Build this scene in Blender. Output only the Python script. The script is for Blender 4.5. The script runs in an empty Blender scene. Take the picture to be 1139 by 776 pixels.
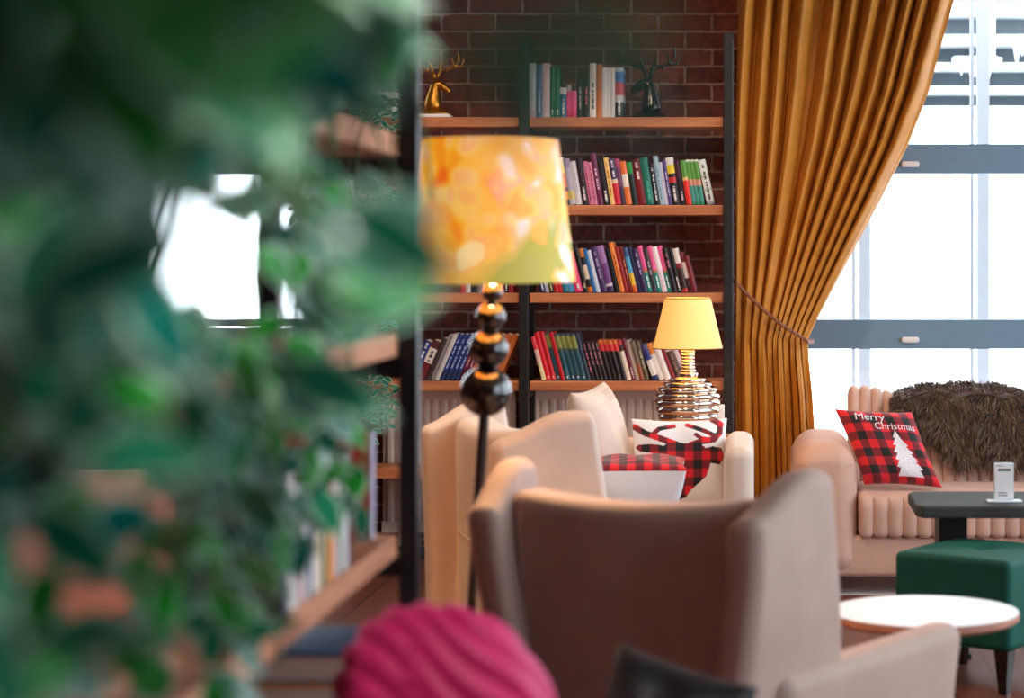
import bpy, bmesh, math, random
from mathutils import Vector, Matrix, Euler
R = random.Random(7)
SC = bpy.context.scene
COL = SC.collection
F = 2300.0; PX, PY, HC = 840.0, 290.0, 1.39
def at(px, py, Y):
    return Vector(((px-PX)*Y/F, Y, HC-(py-PY)*Y/F))
def X(px, Y): return (px-PX)*Y/F
def Z(py, Y): return HC-(py-PY)*Y/F
def lin(c):
    return tuple(((v/12.92) if v <= .04045 else ((v+.055)/1.055)**2.4) for v in c)
def rgb(r, g, b): return lin((r/255, g/255, b/255)) + (1,)

# ------------------------------------------------------------------ materials
def new_mat(name):
    m = bpy.data.materials.new(name); m.use_nodes = True
    nt = m.node_tree
    return m, nt, nt.nodes['Principled BSDF']
def nd(nt, t, **k):
    n = nt.nodes.new(t)
    for a, v in k.items(): setattr(n, a, v)
    return n
def mat(name, c, rough=.6, metal=0, sheen=0, var=.0, vscale=20, bump=0, bscale=200, spec=.5, coat=0, stretch=None):
    m, nt, b = new_mat(name)
    b.inputs['Base Color'].default_value = c
    b.inputs['Roughness'].default_value = rough
    b.inputs['Metallic'].default_value = metal
    b.inputs['Specular IOR Level'].default_value = spec
    if sheen:
        b.inputs['Sheen Weight'].default_value = sheen; b.inputs['Sheen Roughness'].default_value = .4
        b.inputs['Sheen Tint'].default_value = tuple(min(1, v*1.6+.1) for v in c[:3])+(1,)
    if coat: b.inputs['Coat Weight'].default_value = coat
    tc = nd(nt, 'ShaderNodeTexCoord')
    src = tc.outputs['Object']
    if stretch:
        mp = nd(nt, 'ShaderNodeMapping'); mp.inputs['Scale'].default_value = stretch
        nt.links.new(src, mp.inputs[0]); src = mp.outputs[0]
    if var:
        n = nd(nt, 'ShaderNodeTexNoise'); n.inputs['Scale'].default_value = vscale; n.inputs['Detail'].default_value = 4
        nt.links.new(src, n.inputs['Vector'])
        r = nd(nt, 'ShaderNodeMapRange')
        r.inputs['From Min'].default_value = .3; r.inputs['From Max'].default_value = .7
        r.inputs['To Min'].default_value = 1-var; r.inputs['To Max'].default_value = 1+var*.6
        nt.links.new(n.outputs['Fac'], r.inputs['Value'])
        mx = nd(nt, 'ShaderNodeVectorMath', operation='SCALE'); mx.inputs[0].default_value = c[:3]
        nt.links.new(r.outputs['Result'], mx.inputs['Scale']); nt.links.new(mx.outputs[0], b.inputs['Base Color'])
    if bump:
        n = nd(nt, 'ShaderNodeTexNoise'); n.inputs['Scale'].default_value = bscale; n.inputs['Detail'].default_value = 3
        nt.links.new(src, n.inputs['Vector'])
        bp = nd(nt, 'ShaderNodeBump'); bp.inputs['Strength'].default_value = bump; bp.inputs['Distance'].default_value = .01
        nt.links.new(n.outputs['Fac'], bp.inputs['Height']); nt.links.new(bp.outputs[0], b.inputs['Normal'])
    return m
def brick_mat(name, c1, c2, mortar):
    m, nt, b = new_mat(name)
    tc = nd(nt, 'ShaderNodeTexCoord'); sp = nd(nt, 'ShaderNodeSeparateXYZ'); cb = nd(nt, 'ShaderNodeCombineXYZ')
    nt.links.new(tc.outputs['Object'], sp.inputs[0])
    ad = nd(nt, 'ShaderNodeMath', operation='ADD')
    nt.links.new(sp.outputs['X'], ad.inputs[0]); nt.links.new(sp.outputs['Y'], ad.inputs[1])
    nt.links.new(ad.outputs[0], cb.inputs['X']); nt.links.new(sp.outputs['Z'], cb.inputs['Y'])
    nz = nd(nt, 'ShaderNodeTexNoise'); nz.inputs['Scale'].default_value = 9
    nt.links.new(tc.outputs['Object'], nz.inputs['Vector'])
    wob = nd(nt, 'ShaderNodeVectorMath', operation='MULTIPLY_ADD')
    wob.inputs[1].default_value = (.012, .012, .0)
    nt.links.new(nz.outputs['Color'], wob.inputs[0]); nt.links.new(cb.outputs[0], wob.inputs[2])
    bk = nd(nt, 'ShaderNodeTexBrick')
    bk.inputs['Scale'].default_value = 1; bk.inputs['Brick Width'].default_value = .255; bk.inputs['Row Height'].default_value = .0826
    bk.inputs['Mortar Size'].default_value = .0065; bk.inputs['Mortar Smooth'].default_value = .25
    bk.inputs['Color1'].default_value = c1; bk.inputs['Color2'].default_value = c2; bk.inputs['Mortar'].default_value = mortar
    nt.links.new(wob.outputs[0], bk.inputs['Vector'])
    n2 = nd(nt, 'ShaderNodeTexNoise'); n2.inputs['Scale'].default_value = 30; n2.inputs['Detail'].default_value = 5
    nt.links.new(tc.outputs['Object'], n2.inputs['Vector'])
    mr = nd(nt, 'ShaderNodeMapRange'); mr.inputs['From Min'].default_value=.3; mr.inputs['From Max'].default_value=.7
    mr.inputs['To Min'].default_value=.65; mr.inputs['To Max'].default_value=1.3
    nt.links.new(n2.outputs['Fac'], mr.inputs['Value'])
    sc = nd(nt, 'ShaderNodeVectorMath', operation='SCALE')
    nt.links.new(bk.outputs['Color'], sc.inputs[0]); nt.links.new(mr.outputs['Result'], sc.inputs['Scale'])
    nt.links.new(sc.outputs[0], b.inputs['Base Color'])
    inv = nd(nt, 'ShaderNodeMath', operation='MULTIPLY_ADD'); inv.inputs[1].default_value = -1; inv.inputs[2].default_value = 1
    nt.links.new(bk.outputs['Fac'], inv.inputs[0])
    a2 = nd(nt, 'ShaderNodeMath', operation='MULTIPLY_ADD'); a2.inputs[1].default_value = .25
    nt.links.new(n2.outputs['Fac'], a2.inputs[0]); nt.links.new(inv.outputs[0], a2.inputs[2])
    bp = nd(nt, 'ShaderNodeBump'); bp.inputs['Strength'].default_value = .9; bp.inputs['Distance'].default_value = .012
    nt.links.new(a2.outputs[0], bp.inputs['Height']); nt.links.new(bp.outputs[0], b.inputs['Normal'])
    b.inputs['Roughness'].default_value = .85
    return m
def wood_mat(name, c1, c2, axis='X', rough=.45, scale=1.0):
    m, nt, b = new_mat(name)
    tc = nd(nt, 'ShaderNodeTexCoord'); mp = nd(nt, 'ShaderNodeMapping')
    s = {'X': (2.2, 22, 30), 'Y': (22, 2.2, 30), 'Z': (22, 30, 2.2)}[axis]
    mp.inputs['Scale'].default_value = tuple(v*scale for v in s)
    nt.links.new(tc.outputs['Object'], mp.inputs[0])
    n = nd(nt, 'ShaderNodeTexNoise'); n.inputs['Scale'].default_value = 1; n.inputs['Detail'].default_value = 6; n.inputs['Distortion'].default_value = .6
    nt.links.new(mp.outputs[0], n.inputs['Vector'])
    cr = nd(nt, 'ShaderNodeValToRGB'); cr.color_ramp.elements[0].color = c2; cr.color_ramp.elements[1].color = c1
    cr.color_ramp.elements[0].position = .3; cr.color_ramp.elements[1].position = .65
    nt.links.new(n.outputs['Fac'], cr.inputs[0]); nt.links.new(cr.outputs[0], b.inputs['Base Color'])
    b.inputs['Roughness'].default_value = rough
    bp = nd(nt, 'ShaderNodeBump'); bp.inputs['Strength'].default_value = .15; bp.inputs['Distance'].default_value = .004
    nt.links.new(n.outputs['Fac'], bp.inputs['Height']); nt.links.new(bp.outputs[0], b.inputs['Normal'])
    return m
def floor_mat():
    m, nt, b = new_mat('floor_planks')
    tc = nd(nt, 'ShaderNodeTexCoord'); mp = nd(nt, 'ShaderNodeMapping'); mp.inputs['Rotation'].default_value = (0, 0, math.pi/2)
    nt.links.new(tc.outputs['Object'], mp.inputs[0])
    bk = nd(nt, 'ShaderNodeTexBrick'); bk.inputs['Scale'].default_value = 1
    bk.inputs['Brick Width'].default_value = 1.2; bk.inputs['Row Height'].default_value = .16; bk.inputs['Mortar Size'].default_value = .003
    bk.inputs['Color1'].default_value = rgb(118, 66, 48); bk.inputs['Color2'].default_value = rgb(98, 52, 38); bk.inputs['Mortar'].default_value = rgb(30, 14, 10)
    nt.links.new(mp.outputs[0], bk.inputs['Vector'])
    m2 = nd(nt, 'ShaderNodeMapping'); m2.inputs['Scale'].default_value = (25, 2, 1)
    nt.links.new(tc.outputs['Object'], m2.inputs[0])
    n = nd(nt, 'ShaderNodeTexNoise'); n.inputs['Scale'].default_value = 1.5; n.inputs['Detail'].default_value = 5
    nt.links.new(m2.outputs[0], n.inputs['Vector'])
    mr = nd(nt, 'ShaderNodeMapRange'); mr.inputs['To Min'].default_value = .6; mr.inputs['To Max'].default_value = 1.35
    nt.links.new(n.outputs['Fac'], mr.inputs['Value'])
    sc = nd(nt, 'ShaderNodeVectorMath', operation='SCALE')
    nt.links.new(bk.outputs['Color'], sc.inputs[0]); nt.links.new(mr.outputs['Result'], sc.inputs['Scale'])
    nt.links.new(sc.outputs[0], b.inputs['Base Color']); b.inputs['Roughness'].default_value = .35
    return m
def glass_mat():
    m = bpy.data.materials.new('window_glass'); m.use_nodes = True; nt = m.node_tree; nt.nodes.clear()
    o = nd(nt, 'ShaderNodeOutputMaterial'); t = nd(nt, 'ShaderNodeBsdfTransparent'); g = nd(nt, 'ShaderNodeBsdfGlossy')
    t.inputs['Color'].default_value = (.97, .99, 1, 1); g.inputs['Roughness'].default_value = .02
    x = nd(nt, 'ShaderNodeMixShader'); x.inputs[0].default_value = .05
    nt.links.new(t.outputs[0], x.inputs[1]); nt.links.new(g.outputs[0], x.inputs[2]); nt.links.new(x.outputs[0], o.inputs[0])
    return m
def plaid_mat(name='buffalo_plaid', n=9.0):
    m, nt, b = new_mat(name)
    uv = nd(nt, 'ShaderNodeUVMap'); sp = nd(nt, 'ShaderNodeSeparateXYZ'); nt.links.new(uv.outputs[0], sp.inputs[0])
    outs = []
    for ax in 'XY':
        a = nd(nt, 'ShaderNodeMath', operation='MULTIPLY'); a.inputs[1].default_value = n/2
        f = nd(nt, 'ShaderNodeMath', operation='FRACT'); g = nd(nt, 'ShaderNodeMath', operation='GREATER_THAN'); g.inputs[1].default_value = .5
        nt.links.new(sp.outputs[ax], a.inputs[0]); nt.links.new(a.outputs[0], f.inputs[0]); nt.links.new(f.outputs[0], g.inputs[0])
        outs.append(g)
    s = nd(nt, 'ShaderNodeMath', operation='ADD'); nt.links.new(outs[0].outputs[0], s.inputs[0]); nt.links.new(outs[1].outputs[0], s.inputs[1])
    h = nd(nt, 'ShaderNodeMath', operation='DIVIDE'); h.inputs[1].default_value = 2.2; nt.links.new(s.outputs[0], h.inputs[0])
    cr = nd(nt, 'ShaderNodeValToRGB'); cr.color_ramp.interpolation = 'CONSTANT'
    e = cr.color_ramp.elements; e[0].color = rgb(222, 22, 34); e[0].position = 0
    e[1].color = rgb(122, 16, 30); e[1].position = .3
    k = e.new(.7); k.color = rgb(16, 14, 20)
    nt.links.new(h.outputs[0], cr.inputs[0]); nt.links.new(cr.outputs[0], b.inputs['Base Color'])
    b.inputs['Roughness'].default_value = .8; b.inputs['Sheen Weight'].default_value = .15
    return m
def shade_mat_print():
    m, nt, b = new_mat('painted_floral_shade')
    tc = nd(nt, 'ShaderNodeTexCoord')
    nz = nd(nt, 'ShaderNodeTexNoise'); nz.inputs['Scale'].default_value = 9; nt.links.new(tc.outputs['Object'], nz.inputs['Vector'])
    wob = nd(nt, 'ShaderNodeVectorMath', operation='MULTIPLY_ADD'); wob.inputs[1].default_value = (.09, .09, .09)
    nt.links.new(nz.outputs['Color'], wob.inputs[0]); nt.links.new(tc.outputs['Object'], wob.inputs[2])
    vo = nd(nt, 'ShaderNodeTexVoronoi'); vo.inputs['Scale'].default_value = 19; vo.feature = 'SMOOTH_F1'; vo.inputs['Smoothness'].default_value = .9
    nt.links.new(wob.outputs[0], vo.inputs['Vector'])
    sp = nd(nt, 'ShaderNodeSeparateColor'); nt.links.new(vo.outputs['Color'], sp.inputs[0])
    warm = nd(nt, 'ShaderNodeValToRGB'); e = warm.color_ramp.elements
    e[0].color = rgb(246, 112, 28); e[0].position = .12; e[1].color = rgb(255, 226, 160); e[1].position = .92
    for p, c in ((.32, rgb(253, 160, 34)), (.5, rgb(255, 178, 40)), (.68, rgb(255, 196, 92)), (.8, rgb(250, 170, 96))): e.new(p).color = c
    nt.links.new(sp.outputs[0], warm.inputs[0])
    rose = nd(nt, 'ShaderNodeValToRGB'); e = rose.color_ramp.elements
    e[0].color = rgb(250, 170, 84); e[0].position = .2; e[1].color = rgb(252, 214, 206); e[1].position = .85
    for p, c in ((.38, rgb(252, 192, 104)), (.5, rgb(250, 184, 116)), (.62, rgb(250, 178, 150)), (.74, rgb(252, 204, 130))): e.new(p).color = c
    nt.links.new(sp.outputs[1], rose.inputs[0])
    ps = nd(nt, 'ShaderNodeSeparateXYZ'); nt.links.new(wob.outputs[0], ps.inputs[0])
    g = nd(nt, 'ShaderNodeMapRange'); g.inputs['From Min'].default_value = .07; g.inputs['From Max'].default_value = .22
    nt.links.new(ps.outputs['X'], g.inputs['Value'])
    mx = nd(nt, 'ShaderNodeMix', data_type='RGBA'); nt.links.new(g.outputs[0], mx.inputs['Factor'])
    nt.links.new(warm.outputs[0], mx.inputs['A']); nt.links.new(rose.outputs[0], mx.inputs['B'])
    # green leaves low on the right of the print
    gl = nd(nt, 'ShaderNodeMath', operation='MULTIPLY_ADD'); gl.inputs[1].default_value = -1.2
    nt.links.new(ps.outputs['Z'], gl.inputs[0]); nt.links.new(ps.outputs['X'], gl.inputs[2])
    gm = nd(nt, 'ShaderNodeMapRange'); gm.inputs['From Min'].default_value = .20; gm.inputs['From Max'].default_value = .30; gm.inputs['To Max'].default_value = .8
    nt.links.new(gl.outputs[0], gm.inputs['Value'])
    gt = nd(nt, 'ShaderNodeMath', operation='LESS_THAN'); gt.inputs[1].default_value = .55
    nt.links.new(sp.outputs[2], gt.inputs[0])
    gf = nd(nt, 'ShaderNodeMath', operation='MULTIPLY'); nt.links.new(gm.outputs[0], gf.inputs[0]); nt.links.new(gt.outputs[0], gf.inputs[1])
    m2 = nd(nt, 'ShaderNodeMix', data_type='RGBA'); m2.inputs['B'].default_value = rgb(150, 158, 66)
    nt.links.new(gf.outputs[0], m2.inputs['Factor']); nt.links.new(mx.outputs['Result'], m2.inputs['A'])
    nt.links.new(m2.outputs['Result'], b.inputs['Base Color'])
    b.inputs['Roughness'].default_value = .8
    nt.links.new(m2.outputs['Result'], b.inputs['Emission Color']); b.inputs['Emission Strength'].default_value = .72
    return m
def shade_mat_plain(c, e, s):
    m, nt, b = new_mat('lit_fabric_shade')
    b.inputs['Base Color'].default_value = c; b.inputs['Roughness'].default_value = .8
    b.inputs['Emission Color'].default_value = e; b.inputs['Emission Strength'].default_value = s
    tc = nd(nt, 'ShaderNodeTexCoord'); w = nd(nt, 'ShaderNodeTexNoise'); w.inputs['Scale'].default_value = 400
    nt.links.new(tc.outputs['Object'], w.inputs['Vector'])
    bp = nd(nt, 'ShaderNodeBump'); bp.inputs['Strength'].default_value = .15; nt.links.new(w.outputs[0], bp.inputs['Height']); nt.links.new(bp.outputs[0], b.inputs['Normal'])
    return m
def emit_mat(name, c, s):
    m, nt, b = new_mat(name); b.inputs['Emission Color'].default_value = c; b.inputs['Emission Strength'].default_value = s
    b.inputs['Base Color'].default_value = c
    return m
_bm = {}
def book_mat(bands, text=None):
    """bands: [(z_start, colour)], text: (z0, z1, colour) - a run of small title marks down the spine"""
    key = (tuple(bands), text)
    if key in _bm: return _bm[key]
    m, nt, b = new_mat('book_cover')
    tc = nd(nt, 'ShaderNodeTexCoord'); sp = nd(nt, 'ShaderNodeSeparateXYZ'); nt.links.new(tc.outputs['Generated'], sp.inputs[0])
    cr = nd(nt, 'ShaderNodeValToRGB'); cr.color_ramp.interpolation = 'CONSTANT'
    e = cr.color_ramp.elements
    e[0].position = 0; e[0].color = rgb(*bands[0][1])
    if len(bands) == 1: e[1].position = 1; e[1].color = rgb(*bands[0][1])
    else:
        e[1].position = bands[1][0]; e[1].color = rgb(*bands[1][1])
        for z, c in bands[2:]: e.new(z).color = rgb(*c)
    nt.links.new(sp.outputs['Z'], cr.inputs[0])
    out = cr.outputs[0]
    if text:
        q = nd(nt, 'ShaderNodeMath', operation='MULTIPLY'); q.inputs[1].default_value = 52; nt.links.new(sp.outputs['Z'], q.inputs[0])
        fl = nd(nt, 'ShaderNodeMath', operation='FLOOR'); nt.links.new(q.outputs[0], fl.inputs[0])
        wn = nd(nt, 'ShaderNodeTexWhiteNoise', noise_dimensions='1D'); nt.links.new(fl.outputs[0], wn.inputs['W'])
        gt = nd(nt, 'ShaderNodeMath', operation='GREATER_THAN'); gt.inputs[1].default_value = .3; nt.links.new(wn.outputs['Value'], gt.inputs[0])
        prod = gt.outputs[0]
        for src, lo, hi in ((sp.outputs['X'], .36, .66), (sp.outputs['Z'], text[0], text[1])):
            for op, v in (('GREATER_THAN', lo), ('LESS_THAN', hi)):
                c = nd(nt, 'ShaderNodeMath', operation=op); c.inputs[1].default_value = v; nt.links.new(src, c.inputs[0])
                p = nd(nt, 'ShaderNodeMath', operation='MULTIPLY'); nt.links.new(prod, p.inputs[0]); nt.links.new(c.outputs[0], p.inputs[1]); prod = p.outputs[0]
        mx = nd(nt, 'ShaderNodeMix', data_type='RGBA'); mx.inputs['B'].default_value = rgb(*text[2])
        nt.links.new(prod, mx.inputs['Factor']); nt.links.new(out, mx.inputs['A']); out = mx.outputs['Result']
    nt.links.new(out, b.inputs['Base Color']); b.inputs['Roughness'].default_value = .4
    _bm[key] = m
    return m

# ------------------------------------------------------------------ mesh builder
class MB:
    def __init__(s): s.v = []; s.f = []; s.m = []; s.uv = None
    def add(s, vs, fs, mi=0):
        o = len(s.v); s.v += [tuple(v) for v in vs]
        for f in fs: s.f.append(tuple(i+o for i in f)); s.m.append(mi)
        return s
    def box(s, c, d, rot=None, mi=0):
        c = Vector(c); h = Vector(d)/2
        vs = [Vector((x*h.x, y*h.y, z*h.z)) for x in (-1, 1) for y in (-1, 1) for z in (-1, 1)]
        if rot: vs = [rot @ v for v in vs]
        s.add([v+c for v in vs], [(0,1,3,2),(4,6,7,5),(0,4,5,1),(2,3,7,6),(0,2,6,4),(1,5,7,3)], mi); return s
    def span(s, x0, x1, y0, y1, z0, z1, mi=0):
        return s.box(((x0+x1)/2, (y0+y1)/2, (z0+z1)/2), (x1-x0, y1-y0, z1-z0), mi=mi)
    def rbox(s, c, d, r=.03, n=6, a=4, deform=None, mi=0):
        c = Vector(c); h = Vector(d)/2; r = min(r, h.x*.999, h.y*.999, h.z*.999)
        def cs(hh):
            i = hh-r; out = [-(i+r*math.tan(math.pi/4*(a-k)/a)) for k in range(a)]
            out += [-i+2*i*k/n for k in range(n+1)] if i > 1e-5 else [0]
            out += [i+r*math.tan(math.pi/4*(k+1)/a) for k in range(a)]
            return out
        C = [cs(h.x), cs(h.y), cs(h.z)]; inner = [h.x-r, h.y-r, h.z-r]
        for ax in range(3):
            u, w = (ax+1) % 3, (ax+2) % 3
            for sg in (-1, 1):
                vs = []; nu, nw = len(C[u]), len(C[w])
                for i in C[u]:
                    for j in C[w]:
                        p = [0, 0, 0]; p[ax] = sg*h[ax]; p[u] = i; p[w] = j
                        q = Vector([max(-inner[k], min(inner[k], p[k])) for k in range(3)])
                        dlt = (Vector(p)-q); dlt = dlt.normalized()*r if dlt.length > 1e-9 else dlt
                        t = q+dlt+c
                        vs.append(deform(t) if deform else t)
                fs = []
                for i in range(nu-1):
                    for j in range(nw-1):
                        f = (i*nw+j, (i+1)*nw+j, (i+1)*nw+j+1, i*nw+j+1)
                        fs.append(f if sg > 0 else f[::-1])
                s.add(vs, fs, mi)
        return s
    def tube(s, pts, r, n=8, mi=0, cap=True):
        pts = [Vector(p) for p in pts]; rs = r if isinstance(r, (list, tuple)) else [r]*len(pts)
        vs = []; up = Vector((.13, .27, .95)); N = len(pts)
        for i, p in enumerate(pts):
            t = (pts[min(i+1, N-1)]-pts[max(i-1, 0)]).normalized()
            a = t.cross(up)
            if a.length < .05: a = t.cross(Vector((1, 0, 0)))
            a.normalize(); b = t.cross(a)
            for k in range(n):
                an = 2*math.pi*k/n; vs.append(p+(a*math.cos(an)+b*math.sin(an))*rs[i])
        fs = [(i*n+k, i*n+(k+1) % n, (i+1)*n+(k+1) % n, (i+1)*n+k) for i in range(N-1) for k in range(n)]
        if cap: fs += [tuple(range(n))[::-1], tuple((N-1)*n+k for k in range(n))]
        return s.add(vs, fs, mi)
    def lathe(s, prof, n=32, c=(0, 0, 0), mi=0, sx=1, sy=1, close=False):
        c = Vector(c); vs = []; N = len(prof)
        for r, z in prof:
            for k in range(n):
                a = 2*math.pi*k/n; vs.append(c+Vector((r*math.cos(a)*sx, r*math.sin(a)*sy, z)))
        fs = [(i*n+k, i*n+(k+1) % n, (i+1)*n+(k+1) % n, (i+1)*n+k) for i in range(N-1) for k in range(n)]
        if close: fs += [((N-1)*n+k, (N-1)*n+(k+1) % n, (k+1) % n, k) for k in range(n)]
        else: fs += [tuple(range(n))[::-1], tuple((N-1)*n+k for k in range(n))]
        return s.add(vs, fs, mi)
    def prism(s, outline, z0, z1, mi=0, fn=None):
        n = len(outline); vs = [Vector((x, y, z)) for z in (z0, z1) for x, y in outline]
        if fn: vs = [fn(v) for v in vs]
        fs = [(i, (i+1) % n, n+(i+1) % n, n+i) for i in range(n)] + [tuple(range(n))[::-1], tuple(range(n, 2*n))]
        return s.add(vs, fs, mi)
    def build(s, name, mats, parent=None, smooth=True, bevel=0, bseg=2, angle=40, loc=None, merge=True):
        me = bpy.data.meshes.new(name); me.from_pydata(s.v, [], s.f)
        mats = mats if isinstance(mats, (list, tuple)) else [mats]
        for m in mats: me.materials.append(m)
        me.polygons.foreach_set('material_index', s.m)
        if s.uv:
            l = me.uv_layers.new(name='UVMap')
            for lp in me.loops: l.data[lp.index].uv = s.uv[lp.vertex_index]
        b = bmesh.new(); b.from_mesh(me)
        if merge: bmesh.ops.remove_doubles(b, verts=b.verts, dist=1e-5)
        bmesh.ops.recalc_face_normals(b, faces=b.faces)
        for f in b.faces: f.smooth = smooth
        if smooth:
            for e in b.edges:
                if len(e.link_faces) == 2 and e.calc_face_angle(0) > math.radians(angle): e.smooth = False
        b.to_mesh(me); b.free()
        o = bpy.data.objects.new(name, me); COL.objects.link(o)
        if parent: o.parent = parent
        if loc: o.location = loc
        if bevel:
            bv = o.modifiers.new('Bevel', 'BEVEL'); bv.width = bevel; bv.segments = bseg; bv.limit_method = 'ANGLE'; bv.angle_limit = math.radians(35)
            bv.harden_normals = False
        return o
def tag(o, label=None, cat=None, group=None, kind=None):
    if label: o['label'] = label
    if cat: o['category'] = cat
    if group: o['group'] = group
    if kind: o['kind'] = kind
    return o
def empty(name, loc=(0, 0, 0), rz=0, **k):
    o = bpy.data.objects.new(name, None); COL.objects.link(o); o.location = loc; o.rotation_euler.z = rz; o.empty_display_size = .1
    return tag(o, **k)
def struct(o): o['kind'] = 'structure'; return o

# ------------------------------------------------------------------ palette
M = {}
M['brick'] = brick_mat('dark_red_brick', rgb(126, 66, 58), rgb(96, 48, 44), rgb(150, 126, 116))
M['shelfwood'] = wood_mat('shelf_pine', rgb(206, 130, 84), rgb(164, 92, 58), 'X')
M['shelfwoodY'] = wood_mat('divider_pine', rgb(206, 140, 100), rgb(170, 104, 74), 'Y', .75)
M['black'] = mat('black_powder_coat', rgb(22, 22, 26), .45, bump=.05)
M['blackgloss'] = mat('black_gloss_lacquer', rgb(12, 12, 14), .18, coat=.6)
M['floor'] = floor_mat()
M['tile'] = mat('pale_stone_tile', rgb(206, 204, 208), .3, var=.05, vscale=4)
M['plaster'] = mat('white_plaster', rgb(214, 206, 200), .85, var=.05, vscale=3, bump=.1, bscale=40)
M['ceil'] = mat('ceiling_paint', rgb(150, 140, 134), .9, var=.05, vscale=3)
M['frame'] = mat('blue_grey_window_frame', rgb(112, 140, 162), .4, var=.03)
M['pvc'] = mat('white_window_profile', rgb(226, 232, 236), .35, var=.02)
M['post'] = mat('outer_mullion_grey', rgb(176, 180, 184), .5, var=.02)
M['handle'] = mat('white_handle', rgb(232, 226, 226), .3, var=.02)
M['glass'] = glass_mat()
M['snow'] = mat('snow', rgb(240, 244, 250), .7, var=.05, vscale=2, bump=.2, bscale=6)
M['greypanel'] = mat('grey_facade_panel', rgb(100, 112, 118), .6, var=.25, vscale=3)
M['brownpanel'] = mat('brown_facade_panel', rgb(120, 98, 98), .6, var=.2, vscale=3)
M['velvet_gold'] = mat('mustard_velvet', rgb(192, 122, 30), .62, sheen=.35, var=.14, vscale=12, bump=.12, bscale=60)
M['cord'] = mat('brown_cord', rgb(142, 86, 60), .6, bump=.5, bscale=120, var=.2)
M['rad'] = mat('white_radiator_enamel', rgb(244, 236, 230), .4, var=.03)
M['beige'] = mat('dusty_beige_velvet', rgb(190, 160, 148), .75, sheen=.35, var=.08, vscale=8, bump=.06, bscale=140)
M['cream'] = mat('cream_velvet', rgb(222, 198, 184), .75, sheen=.35, var=.07, vscale=8, bump=.06, bscale=140)
M['pink'] = mat('blush_velvet', rgb(204, 162, 144), .68, sheen=.45, var=.08, vscale=10, bump=.06, bscale=140)
M['salmon'] = mat('salmon_velvet', rgb(218, 158, 146), .75, sheen=.4, var=.08, vscale=9, bump=.06)
M['magenta'] = mat('magenta_velvet', rgb(186, 20, 92), .6, sheen=.7, var=.1, vscale=18, bump=.06)
M['leather'] = mat('black_leather', rgb(28, 27, 30), .42, bump=.25, bscale=110, var=.1)
M['green'] = mat('emerald_velvet', rgb(0, 80, 66), .65, sheen=.1, spec=.3, var=.12, vscale=14, bump=.06)
M['stone'] = mat('grey_green_table_top', rgb(66, 68, 66), .7, spec=.2, var=.2, vscale=6)
M['whitetop'] = mat('white_laminate', rgb(244, 240, 240), .3, var=.02)
M['woodedge'] = wood_mat('plywood_edge', rgb(200, 140, 116), rgb(168, 108, 86), 'X')
M['sidewood'] = wood_mat('side_table_oak', rgb(210, 146, 92), rgb(178, 112, 66), 'X')
M['chrome'] = mat('warm_chrome', rgb(226, 212, 200), .08, metal=1, bump=.02, bscale=30)
M['gold'] = mat('antique_gold', rgb(190, 130, 50), .3, metal=1, bump=.4, bscale=60, var=.2)
M['blackceramic'] = mat('black_ceramic', rgb(14, 13, 14), .2, bump=.15, bscale=30)
M['paper'] = mat('page_edges', rgb(232, 220, 200), .8, var=.08, vscale=200, stretch=(1, 1, .05))
M['white'] = mat('white_cotton', rgb(240, 236, 240), .85, bump=.08, bscale=250, var=.02)
M['whitecard'] = mat('white_card', rgb(240, 238, 240), .5, var=.01)
M['ink'] = mat('grey_ink', rgb(70, 70, 84), .6, var=.02)
M['inkblack'] = mat('black_ink', rgb(24, 22, 30), .6, var=.02)
M['acrylic'] = mat('clear_acrylic_edge', rgb(222, 230, 236), .1, var=.01)
M['creamprint'] = mat('cream_print', rgb(160, 132, 118), .8, var=.1)
M['plaid'] = plaid_mat('buffalo_plaid', 9)
M['plaid2'] = plaid_mat('buffalo_plaid_fine', 11)
M['sequin'] = mat('white_sequin', rgb(238, 230, 236), .35, var=.25, vscale=220, bump=.5, bscale=220)
M['fur'] = mat('dark_brown_fur', rgb(98, 76, 64), .6, var=.55, vscale=16, sheen=.3)
M['furtip'] = mat('brown_fur_tip', rgb(156, 126, 106), .6, var=.3, vscale=30)
M['terra'] = mat('terracotta', rgb(196, 118, 88), .8, var=.12, vscale=8)
M['whitepot'] = mat('white_ceramic_pot', rgb(226, 222, 216), .35, var=.03)
M['soil'] = mat('potting_soil', rgb(52, 38, 30), .95, bump=.6, bscale=90, var=.3, vscale=60)
M['bark'] = mat('ficus_bark', rgb(112, 92, 74), .85, bump=.4, bscale=60, var=.2)
M['stem'] = mat('green_stem', rgb(84, 104, 58), .7, var=.1)
def leaf_mat(name, c, tr=.35, rough=.35):
    m, nt, b = new_mat(name)
    b.inputs['Base Color'].default_value = c; b.inputs['Roughness'].default_value = rough
    tc = nd(nt, 'ShaderNodeTexCoord'); n = nd(nt, 'ShaderNodeTexNoise'); n.inputs['Scale'].default_value = 60
    nt.links.new(tc.outputs['Object'], n.inputs['Vector'])
    mr = nd(nt, 'ShaderNodeMapRange'); mr.inputs['To Min'].default_value = .7; mr.inputs['To Max'].default_value = 1.25; nt.links.new(n.outputs['Fac'], mr.inputs['Value'])
    sc = nd(nt, 'ShaderNodeVectorMath', operation='SCALE'); sc.inputs[0].default_value = c[:3]; nt.links.new(mr.outputs[0], sc.inputs['Scale'])
    nt.links.new(sc.outputs[0], b.inputs['Base Color'])
    t = nd(nt, 'ShaderNodeBsdfTranslucent'); nt.links.new(sc.outputs[0], t.inputs['Color'])
    x = nd(nt, 'ShaderNodeMixShader'); x.inputs[0].default_value = tr
    o = nt.nodes['Material Output']
    nt.links.new(b.outputs[0], x.inputs[1]); nt.links.new(t.outputs[0], x.inputs[2]); nt.links.new(x.outputs[0], o.inputs[0])
    return m
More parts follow.
